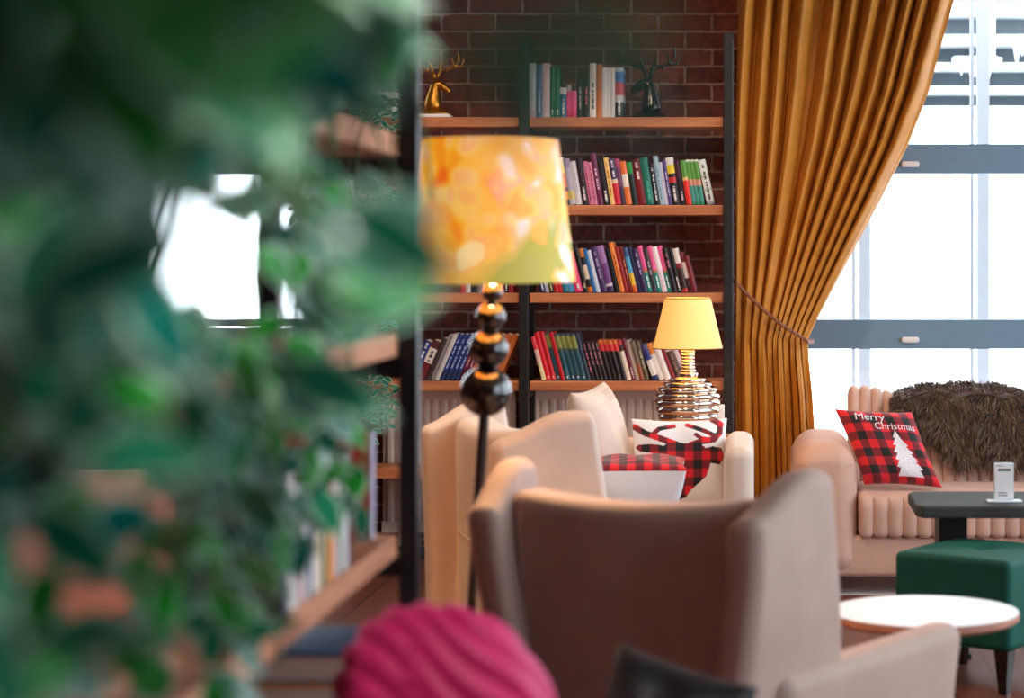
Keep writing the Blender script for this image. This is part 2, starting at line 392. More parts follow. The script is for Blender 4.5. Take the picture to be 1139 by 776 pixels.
M['leaf1'] = leaf_mat('leaf_deep_green', rgb(18, 118, 84), .4, .3)
M['leaf2'] = leaf_mat('leaf_mid_green', rgb(34, 150, 44), .5, .3)
M['leaf3'] = leaf_mat('leaf_blue_green', rgb(20, 116, 104), .4, .25)
M['leafedge'] = leaf_mat('leaf_pale_margin', rgb(178, 214, 192), .45)

# ------------------------------------------------------------------ the room
WY = 9.76     # inner face of the back wall
XL, XR, YF, ZT = -4.3, 3.1, -1.6, 3.3
w1 = (.02, 2.95); w2 = (-3.75, -2.03); SILL, HEAD = .40, 3.05
b = MB()
b.span(XL, w2[0], WY, WY+.25, 0, ZT); b.span(w2[1], w1[0], WY, WY+.25, 0, ZT); b.span(w1[1], XR, WY, WY+.25, 0, ZT)
for w in (w1, w2):
    b.span(w[0], w[1], WY, WY+.25, 0, SILL if w is w1 else 1.02); b.span(w[0], w[1], WY, WY+.25, HEAD, ZT)
struct(b.build('wall_back', M['brick'], smooth=False))
def side_wall(name, x0, x1, ws, m):
    b = MB(); ys = [YF]
    for a, c in ws: ys += [a, c]
    ys.append(WY+.25)
    for i in range(0, len(ys), 2): b.span(x0, x1, ys[i], ys[i+1], 0, ZT)
    for a, c in ws: b.span(x0, x1, a, c, 0, .5); b.span(x0, x1, a, c, 3.0, ZT)
    return struct(b.build(name, m, smooth=False))
RW = [(1.6, 4.4), (5.0, 8.6)]; LW = []
side_wall('wall_right', XR, XR+.25, RW, M['plaster'])
side_wall('wall_left', XL-.25, XL, LW, M['brick'])
struct(MB().span(XL-.25, XR+.25, YF-.25, YF, 0, ZT).build('wall_front', M['brick'], smooth=False))
struct(MB().span(XL-.25, XR+.25, YF-.25, 8.6, -.12, 0).span(XL-.25, .05, 8.6, WY+.25, -.12, 0).build('floor', M['floor'], smooth=False))
struct(MB().span(.051, XR+.25, 8.601, WY+.25, -.12, 0).build('trim_1', M['tile'], smooth=False))
struct(MB().span(XL-.25, XR+.25, YF-.25, WY+.25, ZT, ZT+.12).build('ceiling', M['ceil'], smooth=False))
struct(MB().span(-14, 14, WY+.26, 30, -.6, -.3).build('ground', M['snow'], smooth=False))

def back_window(idx, w, handles, mull, SILL=SILL):
    root = struct(empty(f'window_{idx}', (0, WY+.08, 0)))
    zs = [SILL, max(SILL+.06, Z(388, WY+.05)), Z(355, WY+.05), Z(193, WY+.05), Z(160, WY+.05), HEAD]
    f = MB()
    for z0, z1 in ((SILL, SILL+.05), (zs[1], zs[2]), (zs[3], zs[4]), (HEAD-.06, HEAD)): f.span(w[0], w[1], -.04, .05, z0, z1)
    for x in (w[0], w[1]-.06): f.span(x, x+.06, -.035, .045, SILL, HEAD)
    f.build('window_frame', M['frame'], root, smooth=False, bevel=.006)
    g = MB()
    for x in mull: g.span(x-.02, x+.02, .055, .11, SILL+.05, HEAD-.05)
    g.build('sash_profile', M['pvc'], root, smooth=False, bevel=.004)
    for i, (z0, z1) in enumerate(((min(SILL+.05, zs[1]-.004), zs[1]), (zs[2], zs[3]), (zs[4], HEAD-.06))):
        MB().span(w[0]+.06, w[1]-.06, .075, .082, z0, z1).build('pane', M['glass'], root, smooth=False)
    for px, py in handles:
        p = at(px, py, WY)
        h = MB().rbox((p.x, -.052, p.z), (.085, .024, .028), .011, 2, 3)
        h.build('handle', M['handle'], root)
    return root
back_window(1, w1, [(1013, 182), (1013, 378)], [X(1093, WY)+.55, X(1093, WY)+1.1])
back_window(2, w2, [(200, 182)], [X(20, WY)], 1.02)
PYY = WY+1.5
for i, px in enumerate((962, 1094)):  # window mullions, built as posts set outside so they catch more sky light
    b = MB(); b.span(X(px, PYY)-.032, X(px, PYY)+.032, PYY, PYY+.07, -.3, 3.2); b.span(X(px, PYY)-.07, X(px, PYY)-.05, PYY+.02, PYY+.05, -.3, 3.2)
    struct(b.build(f'trim_{i+2}', M['post'], smooth=False))
def side_window(idx, x, ws):
    for a, c in ws:
        root = struct(empty(f'window_{idx}', (x, 0, 0))); idx += 1
        f = MB()
        for z0, z1 in ((.5, .56), (1.2, 1.3), (2.94, 3.0)): f.span(-.04, .04, a, c, z0, z1)
        for y in (a, (a+c)/2-.03, c-.06): f.span(-.035, .035, y, y+.06, .5, 3.0)
        f.build('window_frame', M['frame'], root, smooth=False)
        MB().span(-.004, .004, a+.06, c-.06, .56, 2.94).build('pane', M['glass'], root, smooth=False)
side_window(3, XR+.12, RW); side_window(5, XL-.12, LW)

# snow-covered louvred facade outside the right-hand window
LY = 13.2
root = empty('louvred_facade', (0, LY, 0), label='grey building facade with snow-topped white louvres outside the right window', cat='building')
zt = lambda y: Z(y, LY)
b = MB(); b.span(-.5, 4.2, .10, .25, zt(122), zt(-10)); b.build('wall_panel', M['greypanel'], root, smooth=False)
b = MB(); b.span(-.5, 4.2, .06, .25, zt(-10), zt(-110)); b.build('upper_panel', M['brownpanel'], root, smooth=False)
for y0, y1 in ((3, 20), (40, 53), (71, 80), (97, 106), (119, 133), (-40, -25)):
    MB().rbox(((1.85), .0, (zt(y0)+zt(y1))/2), (4.7, .22, zt(y0)-zt(y1)), .02, 4, 2).build('louvre', M['pvc'], root)
for x in (X(1097, LY), X(1097, LY)+1.3): MB().span(x-.04, x+.04, -.16, -.11, zt(72), zt(-110)).build('upright', M['pvc'], root, smooth=False)
b = MB()
rr = random.Random(3)
for px in list(range(1062, 1110, 5)) + [1128, 1134]:
    ln = rr.uniform(.04, .17); x = X(px, LY); z = zt(70)+.02 if px < 1115 else zt(47)
    b.lathe([(.03, 0), (.025, -.03), (.014, -ln*.6), (.002, -ln)], 8, (x, -.13, z))
b.rbox((X(1083, LY), -.12, zt(69)), (.30, .07, .05), .024, 4, 3)
b.build('icicles', M['snow'], root)

# ------------------------------------------------------------------ radiators behind the bookcase
def radiator(x0, x1, label):
    root = empty('radiator', ((x0+x1)/2, WY-.06, .12), label=label, cat='radiator', group='panel radiators under the bookcase')
    w = x1-x0; b = MB(); n = int(w/.042); pts = []
    prof = []
    for i in range(n):
        xa = -w/2+.02+i*(w-.04)/n; p = (w-.04)/n
        prof += [(xa, -.020), (xa+p*.25, -.034), (xa+p*.6, -.034), (xa+p*.85, -.020)]
    prof += [(w/2-.02, -.020)]
    vs = [(x, y, z) for z in (.05, .62) for x, y in prof]; m = len(prof)
    b.add(vs, [(i, i+1, m+i+1, m+i) for i in range(m-1)])
    b.span(-w/2, w/2, -.002, .02, .0, .67); b.span(-w/2, w/2, -.036, .02, .62, .685); b.span(-w/2, w/2, -.036, .02, .0, .05)
    b.build('panel', M['rad'], root, smooth=False)
    g = MB(); g.span(-w/2-.005, w/2+.005, -.042, .045, .685, .70)
    g.build('top_grille', M['rad'], root, smooth=False)
    for s in (-1, 1): MB().span(s*w*.35-.02, s*w*.35+.02, -.01, .055, -.115, .02).build('foot', M['rad'], root, smooth=False)
radiator(X(586, 9.65), X(739, 9.65), 'white ribbed panel radiator under the right bay of the bookcase')
radiator(X(424, 9.65), X(572, 9.65), 'white ribbed panel radiator under the left bay, behind the floor lamp')

# ------------------------------------------------------------------ shelving
LEV = [.45, .847, 1.245, 1.642, 2.04]; TH = .045; PW = .042
BX = [X(810, 9.35), X(583, 9.35), X(357, 9.35)]
BF, BBK = 9.35, 9.62
root = empty('bookcase', ((BX[0]+BX[2])/2, 9.48, 0), label='tall black-framed bookcase with wooden shelves against the brick wall', cat='bookcase')
ox, oy = root.location.x, root.location.y
for x in BX:
    for y in (BF+PW/2-.02, BBK):
        MB().span(x-PW/2-ox, x+PW/2-ox, y-PW/2-oy, y+PW/2-oy, 0, 2.42).build('post', M['black'], root, smooth=False, bevel=.003)
    for z in [.10]+LEV:
        MB().span(x-.016-ox, x+.016-ox, BF-.001-oy+PW/2, BBK-PW/2-oy, z-TH-.035, z-TH-.002).build('crossbar', M['black'], root, smooth=False)
for a, c in ((BX[1], BX[0]), (BX[2], BX[1])):
    for z in LEV:
        MB().span(a+PW/2+.002-ox, c-PW/2-.002-ox, BF-oy, BBK+.01-oy, z-TH, z).build('shelf', M['shelfwood'], root, smooth=False, bevel=.004)
    MB().span(a+PW/2-ox, c-PW/2-ox, BF-oy, BF+.03-oy, .04, .10).build('rail', M['black'], root, smooth=False)
# divider
DX = (-.69, -.97); DY = [4.13, 1.86]
root = empty('divider_bookcase', (-.83, 3.1, 0), label='black-framed open shelving unit with wooden boards dividing the room, behind the foliage', cat='bookcase')
for y in DY:
    for x in DX:
        MB().span(x-.019+.83, x+.019+.83, y-.02-3.1, y+.02-3.1, 0, 2.42).build('post', M['black'], root, smooth=False, bevel=.003)
    for z in [.10]+LEV:
        MB().span(DX[1]+.019+.83, DX[0]-.019+.83, y-.016-3.1, y+.016-3.1, z-TH-.04, z-TH-.001).build('crossbar', M['black'], root, smooth=False)
for i in range(1):
    for z in LEV:
        MB().span(DX[1]-.012+.83, DX[0]-.021+.83, DY[i+1]+.021-3.1, DY[i]-.021-3.1, z-TH, z).build('shelf', M['shelfwoodY'], root, smooth=False, bevel=.004)

# ------------------------------------------------------------------ books
ORD = 'first second third fourth fifth sixth seventh eighth ninth tenth eleventh twelfth thirteenth fourteenth fifteenth sixteenth seventeenth eighteenth nineteenth twentieth twenty-first twenty-second twenty-third twenty-fourth twenty-fifth twenty-sixth twenty-seventh twenty-eighth twenty-ninth thirtieth thirty-first thirty-second thirty-third thirty-fourth thirty-fifth thirty-sixth'.split()
def book_mesh(t, h, d, m, pivot=0):
    """spine towards -Y, origin at the bottom corner it leans on"""
    b = MB(); e = min(.0025, t*.12); x0 = -t if pivot else 0
    b.span(x0, x0+e, 0, d, 0, h); b.span(x0+t-e, x0+t, 0, d, 0, h)
    # rounded spine
    n = 5; out = []
    for i in range(n+1):
        a = math.pi*i/n; out.append((x0+t/2-math.cos(a)*t/2, .004-math.sin(a)*min(.006, t*.3)))
    b.prism(out+[(x0+t-e, .006), (x0+e, .006)], 0, h)
    b.span(x0+e, x0+t-e, .006, d-.004, .003, h-.003, mi=1)
    return b.build('book', [m, M['paper']], smooth=True, angle=50)
def row(books, xpx, Y, shelf, lean, phrase, group, depth=.15):
    x = X(xpx, Y); a = math.radians(lean)
    prev = a
    for i, bk in enumerate(books):
        desc, w, h, bands = bk[0], bk[1], bk[2], bk[3]; text = bk[4] if len(bk) > 4 else None
        la = math.radians(bk[5]) if len(bk) > 5 else a
        t = w*Y/F; hh = h*Y/F
        if la > prev: x += hh*(math.tan(la)-math.tan(prev))*.92
        prev = la
        bands = bands if isinstance(bands, list) else [(0, bands)]
        x = x
        o = book_mesh(t, hh, depth+R.uniform(-.015, .02), book_mat(bands, text), pivot=1 if la < 0 else 0)
        # la>0: the top leans to the left
        o.rotation_euler.y = -la
        step = t/math.cos(la)+.0008
        o.location = (x if la >= 0 else x+step, Y+R.uniform(0, .012), LEV[shelf]+.0008)
        x += step
        tag(o, f'{desc} book, {ORD[i]} from left on {phrase}', 'book', group)
W_, K_, PL, PK = (228, 226, 226), (26, 22, 28), (92, 34, 70), (222, 110, 154)
tx = lambda c, a=.2, z=.85: (a, z, c)
# top shelf, right bay
row([
 ('pale grey', 7, 60, [(0, (190,170,180)), (.14, (206,216,222))]), ('denim blue', 7, 58, (84,120,170), tx((220,230,240), .1, .5)),
 ('pinkish white', 8, 60, [(0, (232,220,220)), (.1, (236,206,210))]), ('dark green', 5, 56, (30,110,84), tx((220,230,220), .05, .15)),
 ('second dark green', 6, 56, (36,120,92), tx((220,230,220), .05, .15)), ('short teal', 7, 33, [(0, (30,110,150)), (.78, (210,210,206))], tx((230,230,210), .1, .6)),
 ('short hot pink', 5.5, 36, [(0, (214,40,110)), (.2, (238,84,148)), (.82, (190,180,180))]), ('second short hot pink', 5.5, 36, [(0, (214,40,110)), (.2, (238,84,148)), (.82, (60,50,54))]),
 ('black slim', 7, 48, K_, tx((190,190,190), .2, .7)), ('second black slim', 7, 47, K_, tx((200,120,130), .3, .7)),
 ('white with black title', 7, 60, (238,232,228), tx((20,20,20), .15, .65)), ('rust orange', 6.5, 59, [(0, (214,120,60)), (.5, (196,110,60))]),
 ('white hardback', 4.6, 55, (240,234,232)), ('second white hardback', 4.6, 55, (236,230,228)), ('third white hardback', 4.6, 55, (240,234,232)),
 ('patterned multicolour', 9, 55, [(0, (40,36,44)), (.3, (200,190,196)), (.45, (196,70,90)), (.7, (70,120,180)), (.92, (190,206,220))], tx((240,240,240), .05, .4)),
], 589, 9.37, 4, 0, "top shelf beside black stag", 'books on the top shelf', .16)
# second shelf right bay
GD = [(0, (40,130,96)), (.06, (70,150,140)), (.42, (220,150,130)), (.56, (96,160,66)), (.95, (220,230,210))]
row([
 ('yellow and orange', 6, 53, [(0, (40,30,40)), (.1, (232,150,60)), (.28, (60,40,46)), (.36, (224,116,60)), (.66, (240,214,90)), (.85, (230,226,190))]),
 ('lavender grey', 6.5, 52, [(0, (190,180,190)), (.12, (206,190,110)), (.3, (182,170,190)), (.8, (150,136,164))]), ('off-white', 6.5, 49, (214,206,212), tx((170,170,190), .3, .8)),
 ('black and plum', 7.5, 52, (44,18,36), tx((220,200,214), .08, .4)), ('rose pink', 4.6, 49, (206,112,146), tx((130,50,80), .1, .9)), ('second rose pink', 4.6, 48, (216,128,160), tx((140,60,90), .1, .9)),
 ('tall plum', 6, 58, (112,38,82), tx((230,200,220), .3, .7)), ('black titled', 7.5, 52, (34,22,36), tx((230,226,230), .06, .3)),
 ('cream yellow', 5, 53, (238,196,120), tx((180,110,60), .2, .9)), ('navy over red', 6.5, 52, [(0, (206,40,62)), (.46, (232,200,170)), (.55, (64,52,96))], tx((230,220,230), .6, .95)),
 ('mauve', 5, 52, [(0, (70,50,80)), (.4, (116,70,110)), (.8, (170,70,110))]), ('orange and white', 6.5, 49, [(0, (226,120,60)), (.4, (236,220,210)), (.7, (226,112,60))]),
 ('black with green top', 6.5, 48, [(0, (24,40,44)), (.72, (44,140,60))]), ('dark red white-titled', 9, 51, [(0, (120,20,28)), (.62, (96,14,22))], tx((236,210,210), .55, .92)),
 ('teal green', 8.5, 53, (30,112,98), tx((80,170,150), .1, .5)), ('black lettered', 6, 47, (26,20,30), tx((200,200,206), .1, .9)),
 ('pale blue', 5, 55, (156,184,200), tx((110,140,160), .1, .8)), ('lilac white', 4, 48, (206,204,222)), ('violet', 4, 51, (84,64,132), tx((200,196,220), .2, .8)),
 ('black with yellow and white top', 8, 53, [(0, (24,20,24)), (.46, (200,40,44)), (.58, (30,24,28)), (.66, (238,206,40)), (.84, (234,228,222))], tx((220,210,210), .06, .4)),
 ('black maroon', 7, 50, [(0, (36,20,34)), (.6, (70,24,44))], tx((200,180,190), .1, .3)), ('red with green top', 6, 50, [(0, (224,42,34)), (.54, (230,190,120)), (.62, (92,150,60))]),
 ('green dotted', 4.4, 51, GD), ('second green dotted', 4.4, 51, GD), ('third green dotted', 4.4, 51, GD), ('white patterned', 8, 51, [(0, (150,160,170)), (.06, (226,226,222)), (.3, (190,200,196)), (.36, (228,230,224)), (.6, (200,210,190)), (.66, (230,232,226))], tx((70,80,90), .1, .9), 12),
], 628, 9.37, 3, 9, "shelf behind floral shade", 'books on the second shelf')
# third shelf right bay
PT = [(0, (30,130,124)), (.42, (190,120,60)), (.48, (228,92,150))]
row([
 ('small black and blue', 5, 40, (30,40,90), tx((220,220,230), .05, .3)), ('small white-topped', 4, 40, (190,190,210)), ('small black', 5, 40, K_, tx((220,210,120), .05, .2)),
 ('small red', 4.6, 42, (190,30,40)), ('second small red', 4.6, 42, (206,34,50)), ('small teal', 6, 46, (30,120,140)), ('small sky blue', 7, 44, [(0, (90,160,210)), (.3, (40,50,90))]), ('hot pink', 8, 47, (226,56,116), tx((240,230,230), .06, .2)),
 ('black narrow', 5.5, 50, K_, tx((200,190,120), .08, .2)), ('black and cream', 5, 50, [(0, (210,110,40)), (.12, (34,26,28)), (.3, (226,206,186)), (.62, (40,30,36)), (.8, (200,120,60))]),
 ('bright blue', 3.6, 50, (44,110,176)), ('white and blue', 4, 48, (206,216,236)), ('deep violet', 7, 52, (64,40,92), tx((170,150,190), .3, .9)),
 ('lilac patched', 7.5, 53, [(0, (60,40,84)), (.12, (212,196,216)), (.18, (110,66,130)), (.62, (158,112,176))]), ('black wide', 6, 50, (22,18,28)),
 ('tall orange', 5, 57, (232,130,56), tx((150,60,40), .2, .8)), ('dark red', 4.2, 52, (148,30,30)), ('second dark red', 4.2, 52, (124,24,28), tx((220,150,120), .3, .7)),
 ('blue and yellow', 5, 51, [(0, (214,96,40)), (.15, (230,186,50)), (.42, (80,160,200)), (.8, (60,80,130))]), ('navy', 4.6, 51, (40,48,92)), ('dark indigo', 6, 50, (54,38,84), tx((190,170,200), .4, .9)),
 ('pink over teal', 5, 53, PT, tx((230,240,240), .08, .36)), ('charcoal', 5, 50, (62,50,58), tx((190,180,180), .4, .7)), ('second pink over teal', 5, 53, PT, tx((230,240,240), .08, .36)),
 ('white pink', 5.5, 52, [(0, (236,210,222)), (.5, (246,232,236))]), ('third pink over teal', 5, 53, PT, tx((230,240,240), .08, .36)),
 ('black with title', 5.5, 50, (30,20,28), tx((200,110,130), .5, .9)), ('second black with title', 5, 50, (24,18,22), tx((220,210,210), .05, .35)),
 ('brown white-topped', 6, 50, [(0, (190,40,50)), (.08, (58,38,38)), (.55, (150,40,50)), (.66, (228,214,204))]), ('maroon white-spined', 4.5, 46, [(0, (70,24,34)), (.35, (226,206,196)), (.75, (110,30,40))]), ('dark crimson', 5, 42, (120,30,42)),
], 602, 9.37, 2, 13.5, "third shelf, right bay", 'books on the third shelf')
# fourth shelf right bay
TL = [(0, (34,80,98)), (.62, (60,76,70)), (.68, (136,140,70)), (.95, (60,80,90))]
DK = [(0, (34,22,30)), (.4, (52,28,40))]; RT = [(0, (28,20,26)), (.72, (216,48,52)), (.9, (214,110,50))]
row([
 ('cream-edged red', 4.6, 50, [(0, (236,220,170)), (.4, (238,190,180)), (.7, (222,60,70))]), ('bright red', 5.2, 55, (222,30,44), tx((240,200,200), .04, .1)), ('second bright red', 5.2, 55, (206,24,40), tx((240,200,200), .04, .1)),
 ('teal lime-topped', 5, 55, TL, tx((220,230,230), .04, .1)), ('crimson', 4.6, 55, (196,26,40)),
 ('second teal lime-topped', 5.5, 53, TL, tx((220,230,230), .04, .1)), ('third teal lime-topped', 5.5, 53, TL, tx((220,230,230), .04, .1)), ('fourth teal lime-topped', 5.5, 53, TL, tx((220,230,230), .04, .1)), ('fifth teal lime-topped', 5.5, 53, TL, tx((220,230,230), .04, .1)),
 ('slate blue', 4.4, 54, (50,60,84)), ('plum pink-dotted', 4.6, 43, DK, tx((220,130,160), .2, .95)),
 ('dark rose-lettered', 4.2, 44, DK, tx((210,130,150), .4, .95)), ('second dark rose-lettered', 4.2, 44, DK, tx((210,130,150), .4, .95)), ('third dark rose-lettered', 4.2, 44, DK, tx((210,150,130), .4, .95)),
 ('black red-topped', 5, 46, RT), ('second black red-topped', 5, 46, RT), ('third black red-topped', 5, 46, RT), ('fourth black red-topped', 5, 46, RT),
 ('cream white', 5, 46, [(0, (240,222,206)), (.72, (70,40,44)), (.86, (190,60,60))]), ('wine', 4.4, 48, (110,30,50), tx((220,190,200), .05, .3)), ('grey cream', 4, 46, (196,178,166)),
 ('brown orange', 5, 45, [(0, (150,80,50)), (.4, (120,96,84))]), ('olive brown', 5, 45, (92,78,58), tx((200,190,160), .3, .8)),
 ('blue-topped white', 6.5, 42, [(0, (40,44,100)), (.12, (236,226,220)), (.55, (52,54,128)), (.85, (80,80,120))], None, 20), ('orange-topped white', 6, 43, [(0, (240,228,222)), (.7, (236,140,56))], None, 20),
 ('white leaning', 6.5, 42, (242,230,226), None, 20), ('maroon leaning', 4, 43, (150,40,50), None, 21), ('dark brown leaning', 8, 42, [(0, (84,52,48)), (.8, (226,206,200))], tx((150,120,110), .2, .7), 21), ('white pink leaning', 5, 40, [(0, (200,60,70)), (.4, (240,216,220))], None, 22), ('red leaning', 5, 36, (200,40,60), None, 23), 
], 603, 9.37, 1, 14.7, "the shelf behind the table lamp", 'books on the fourth shelf')
NV = [(0, (34,50,92)), (.18, (38,52,120))]; MR = [(0, (78,16,40)), (.25, (120,40,70))]
row([
 ('navy circled', 8, 46, (36,44,110), tx((210,214,230), .5, .95)), ('maroon white-labelled', 9, 46, [(0, (110,30,40)), (.42, (232,222,216)), (.8, (84,40,50))], tx((40,30,40), .45, .78)),
 ('dark brown', 5, 50, (62,46,50)), ('grey', 4.6, 54, (150,146,150)), ('pale grey', 4.6, 55, (206,200,202)), ('navy', 4.8, 55, NV, tx((170,190,230), .25, .9)), ('second navy', 4.8, 55, NV, tx((170,190,230), .25, .9)), ('third navy', 4.8, 55, NV, tx((170,190,230), .25, .9)), ('fourth navy', 4.8, 54, NV, tx((170,190,230), .25, .9)),
 ('maroon', 4.6, 54, MR, tx((230,190,200), .3, .6)), ('second maroon', 4.6, 54, MR, tx((230,190,200), .3, .6)), ('amber', 5, 53, (220,120,40)), ('grey green', 7, 53, (96,110,110)), ('rust brown', 7, 54, (176,84,34)), ('second rust brown', 7, 54, (196,96,40)), ('orange', 6, 54, (206,110,46)),
], 453, 9.37, 1, -23, "the fourth shelf, left bay", 'books on the left bay of the fourth shelf')
row([
 ('red hidden-topped', 6, 44, (190,36,44)), ('pale', 5, 46, (206,200,196)), ('black', 7, 47, K_), ('grey', 6, 45, (120,116,124)), ('white', 5, 46, (226,220,216)), ('dark plum', 7, 48, (70,30,50)), ('brown', 6, 46, (110,70,56)), ('crimson', 5, 45, (196,40,60), tx((230,220,220), .05, .2)), ('second black', 5, 46, K_, tx((230,220,220), .05, .2)), ('dark red', 5, 45, (160,30,44)),
], 512, 9.37, 2, 0, "the third shelf, left bay", 'books on the left bay of the third shelf')

# books on the divider's waist-high board: spines face the aisle (+X)
def divider_book(y, t, h, bands, label, text=None, d=.17, cat='book', x=-.72):
    o = book_mesh(t, h, d, book_mat(bands if isinstance(bands, list) else [(0, bands)], text))
    o.rotation_euler.z = math.pi/2      # spine faces +X
    o.location = (x, y, LEV[1]+.0008)
    return tag(o, label, cat, 'books on the divider board')
y = 3.16
for t, h, c, lab in ((.03, .2, (60,70,96), 'slate blue book at the near end of the divider board row'), (.035, .21, (224,214,206), 'ivory book beside the slate blue book on the divider board'),
        (.028, .19, (236,232,236), 'white book third along the divider board'), (.03, .2, (206,150,140), 'dusty pink book among white books on the divider board'),
        (.03, .2, (222,216,218), 'pale grey book behind the dusty pink one on the divider board'), (.026, .2, (36,58,90), 'dark navy book midway along the divider board'),
        (.036, .2, (240,232,230), 'white hardback after the navy book on the divider board'), (.03, .19, (226,204,150), 'straw yellow book on the divider board beside white hardback'),
        (.03, .2, (54,70,100), 'steel blue book on the divider board before the yellow spine'), (.03, .21, (236,180,40), 'bright yellow book on the divider board'),
        (.026, .2, (222,86,52), 'orange red slim book next to the bright yellow one on the divider'), (.034, .2, (228,214,210), 'cream book after the orange slim book on the divider'),
        (.03, .19, (96,110,60), 'moss green book on the divider board near its far end'), (.04, .2, (226,220,222), 'thick white book near the far end of the divider board'),
        (.03, .21, (84,28,44), 'wine red book just in front of the large coral book')):
    divider_book(y, t, h, c, lab); y += t+.0045
# coral book standing with its cover to the camera
cm = [book_mat([(0, (214,70,58)), (.25, (232,92,66)), (.85, (236,110,70))], (.55, .78, (190,50,60))), M['paper'], mat('lilac_spine', rgb(196, 186, 214), .4, var=.02)]
b = MB(); b.span(-.10, .10, -.018, -.0155, 0, .208); b.span(-.10, .10, .0155, .018, 0, .208); b.span(-.098, .096, -.0155, .0155, .003, .205, mi=1); b.span(.097, .1005, -.018, .018, 0, .208, mi=2)
o = b.build('book', cm, smooth=False); o.location = (-.845, 4.03, LEV[1]+.0008)
tag(o, 'large coral red book standing cover-out at the far end of the divider board', 'book', 'books on the divider board')
# books lying on the divider's lowest board
z = LEV[0]+.0008
for i, (h, c, lab) in enumerate(((.055, (120,60,60), 'dull red book lying at the bottom of the flat stack'), (.05, (216,206,200), 'pale book lying second from the bottom of the flat stack'), (.05, (60,70,80), 'dark grey book in the middle of the flat stack'), (.05, (236,178,52), 'yellow-covered book lying second from the top of the flat stack'), (.052, (38,86,128), 'blue-covered book lying on top of the flat stack'))):
    b = MB(); w, d = .21, .27; sx = R.uniform(-.006, .006)
    b.span(-w/2, w/2, -d/2, d/2, 0, .004); b.span(-w/2, w/2, -d/2, d/2, h-.006, h); b.span(-w/2, -w/2+.004, -d/2, d/2, 0, h)
    b.span(-w/2+.004, w/2-.004, -d/2+.004, d/2-.004, .004, h-.006, mi=1)
    o = b.build('book', [book_mat([(0, c)]), M['paper']], smooth=False); o.location = (-.80+sx, 3.72, z); z += h+.0006
    tag(o, lab, 'book', 'books lying on the divider')

# ------------------------------------------------------------------ leaves and trailing plants
def leaf(b, p, d, up, L, W, mi=0, me=3, bend=.25, marg=.74):
    d = d.normalized(); s = d.cross(up)
    if s.length < .05: s = d.cross(Vector((.3, .8, .5)))
    s.normalize(); n = s.cross(d).normalized()
    ts = (0, .12, .3, .5, .7, .87, 1); ws = (.06, .52, .92, 1, .76, .36, .02)
    vs = []
    for t, w in zip(ts, ws):
        c = p+d*(L*t)-n*(bend*L*t*t)
        for k in (-1, -marg, 0, marg, 1): vs.append(c+s*(W*.5*w*k)+n*(abs(k)*W*.10*w))
    o = len(b.v); b.v += [tuple(v) for v in vs]
    for i in range(6):
        for k in range(4):
            b.f.append((o+i*5+k, o+i*5+k+1, o+(i+1)*5+k+1, o+(i+1)*5+k)); b.m.append(me if k in (0, 3) or i == 5 else mi)
LM = [M['leaf1'], M['leaf2'], M['leaf3'], M['leafedge']]
def ivy(px, z, Y, label, vines, seed, pot='whitepot'):
    r = random.Random(seed); x = X(px, Y)
    root = empty('trailing_ivy', (x, Y, z+.001), label=label, cat='plant', group='trailing ivies in the left bay')
    MB().lathe([(.045, 0), (.05, .004), (.062, .10), (.066, .105), (.066, .115), (.058, .115), (.055, .10)], 24).build('pot', M[pot], root)
    MB().lathe([(.0, .098), (.054, .099), (.054, .102), (.0, .104)], 20).build('soil', M['soil'], root)
    fo = MB(); st = MB()
    for vx, drop, out in vines:
        pts = []; n = 12
        for i in range(n+1):
            t = i/n; q = min(1, t*2.2)
            xx = vx*min(1, t*1.5)+r.uniform(-.012, .012); yy = -out*math.sin(q*math.pi/2)
            zz = .105+.07*math.sin(min(1, t*2.5)*math.pi)-drop*max(0, t-.3)/.7
            pts.append(Vector((xx, yy, zz)))
        st.tube(pts, .0022, 5)
        for i in range(1, n+1):
            for sgn in (-1, 1):
                d = Vector((sgn*r.uniform(.4, 1), r.uniform(-.9, .1), r.uniform(-.7, .5)))
                leaf(fo, pts[i], d, Vector((r.uniform(-.3, .3), -.9, .6)), r.uniform(.042, .062), r.uniform(.022, .03), r.choice((0, 0, 2)), 3, .2, .7)
    fo.build('foliage', LM, root, merge=False); st.build('vines', M['stem'], root)
ivy(430, LEV[4], 9.44, 'trailing ivy at the top shelf end, left of the gold stag', [(.02, .20, .17), (-.10, .12, .17), (.09, .16, .17), (-.02, .10, .17)], 1)
ivy(405, LEV[3], 9.44, 'trailing ivy on the second shelf, left bay', [(-.2, .08, .17), (-.1, .14, .17), (.05, .12, .17), (.13, .22, .17), (.15, .1, .17), (-.26, .16, .17)], 2)
ivy(425, LEV[2], 9.44, 'trailing ivy on the third shelf, left of the divider post', [(0, .22, .17), (.06, .26, .17), (-.06, .2, .17), (-.15, .12, .17), (.10, .1, .17)], 3)
ivy(408, LEV[1], 9.44, 'trailing ivy hanging in front of the radiator from the fourth shelf', [(0, .30, .17), (.05, .36, .17), (-.06, .30, .17), (.1, .26, .17), (-.12, .2, .17), (.14, .3, .17)], 4)

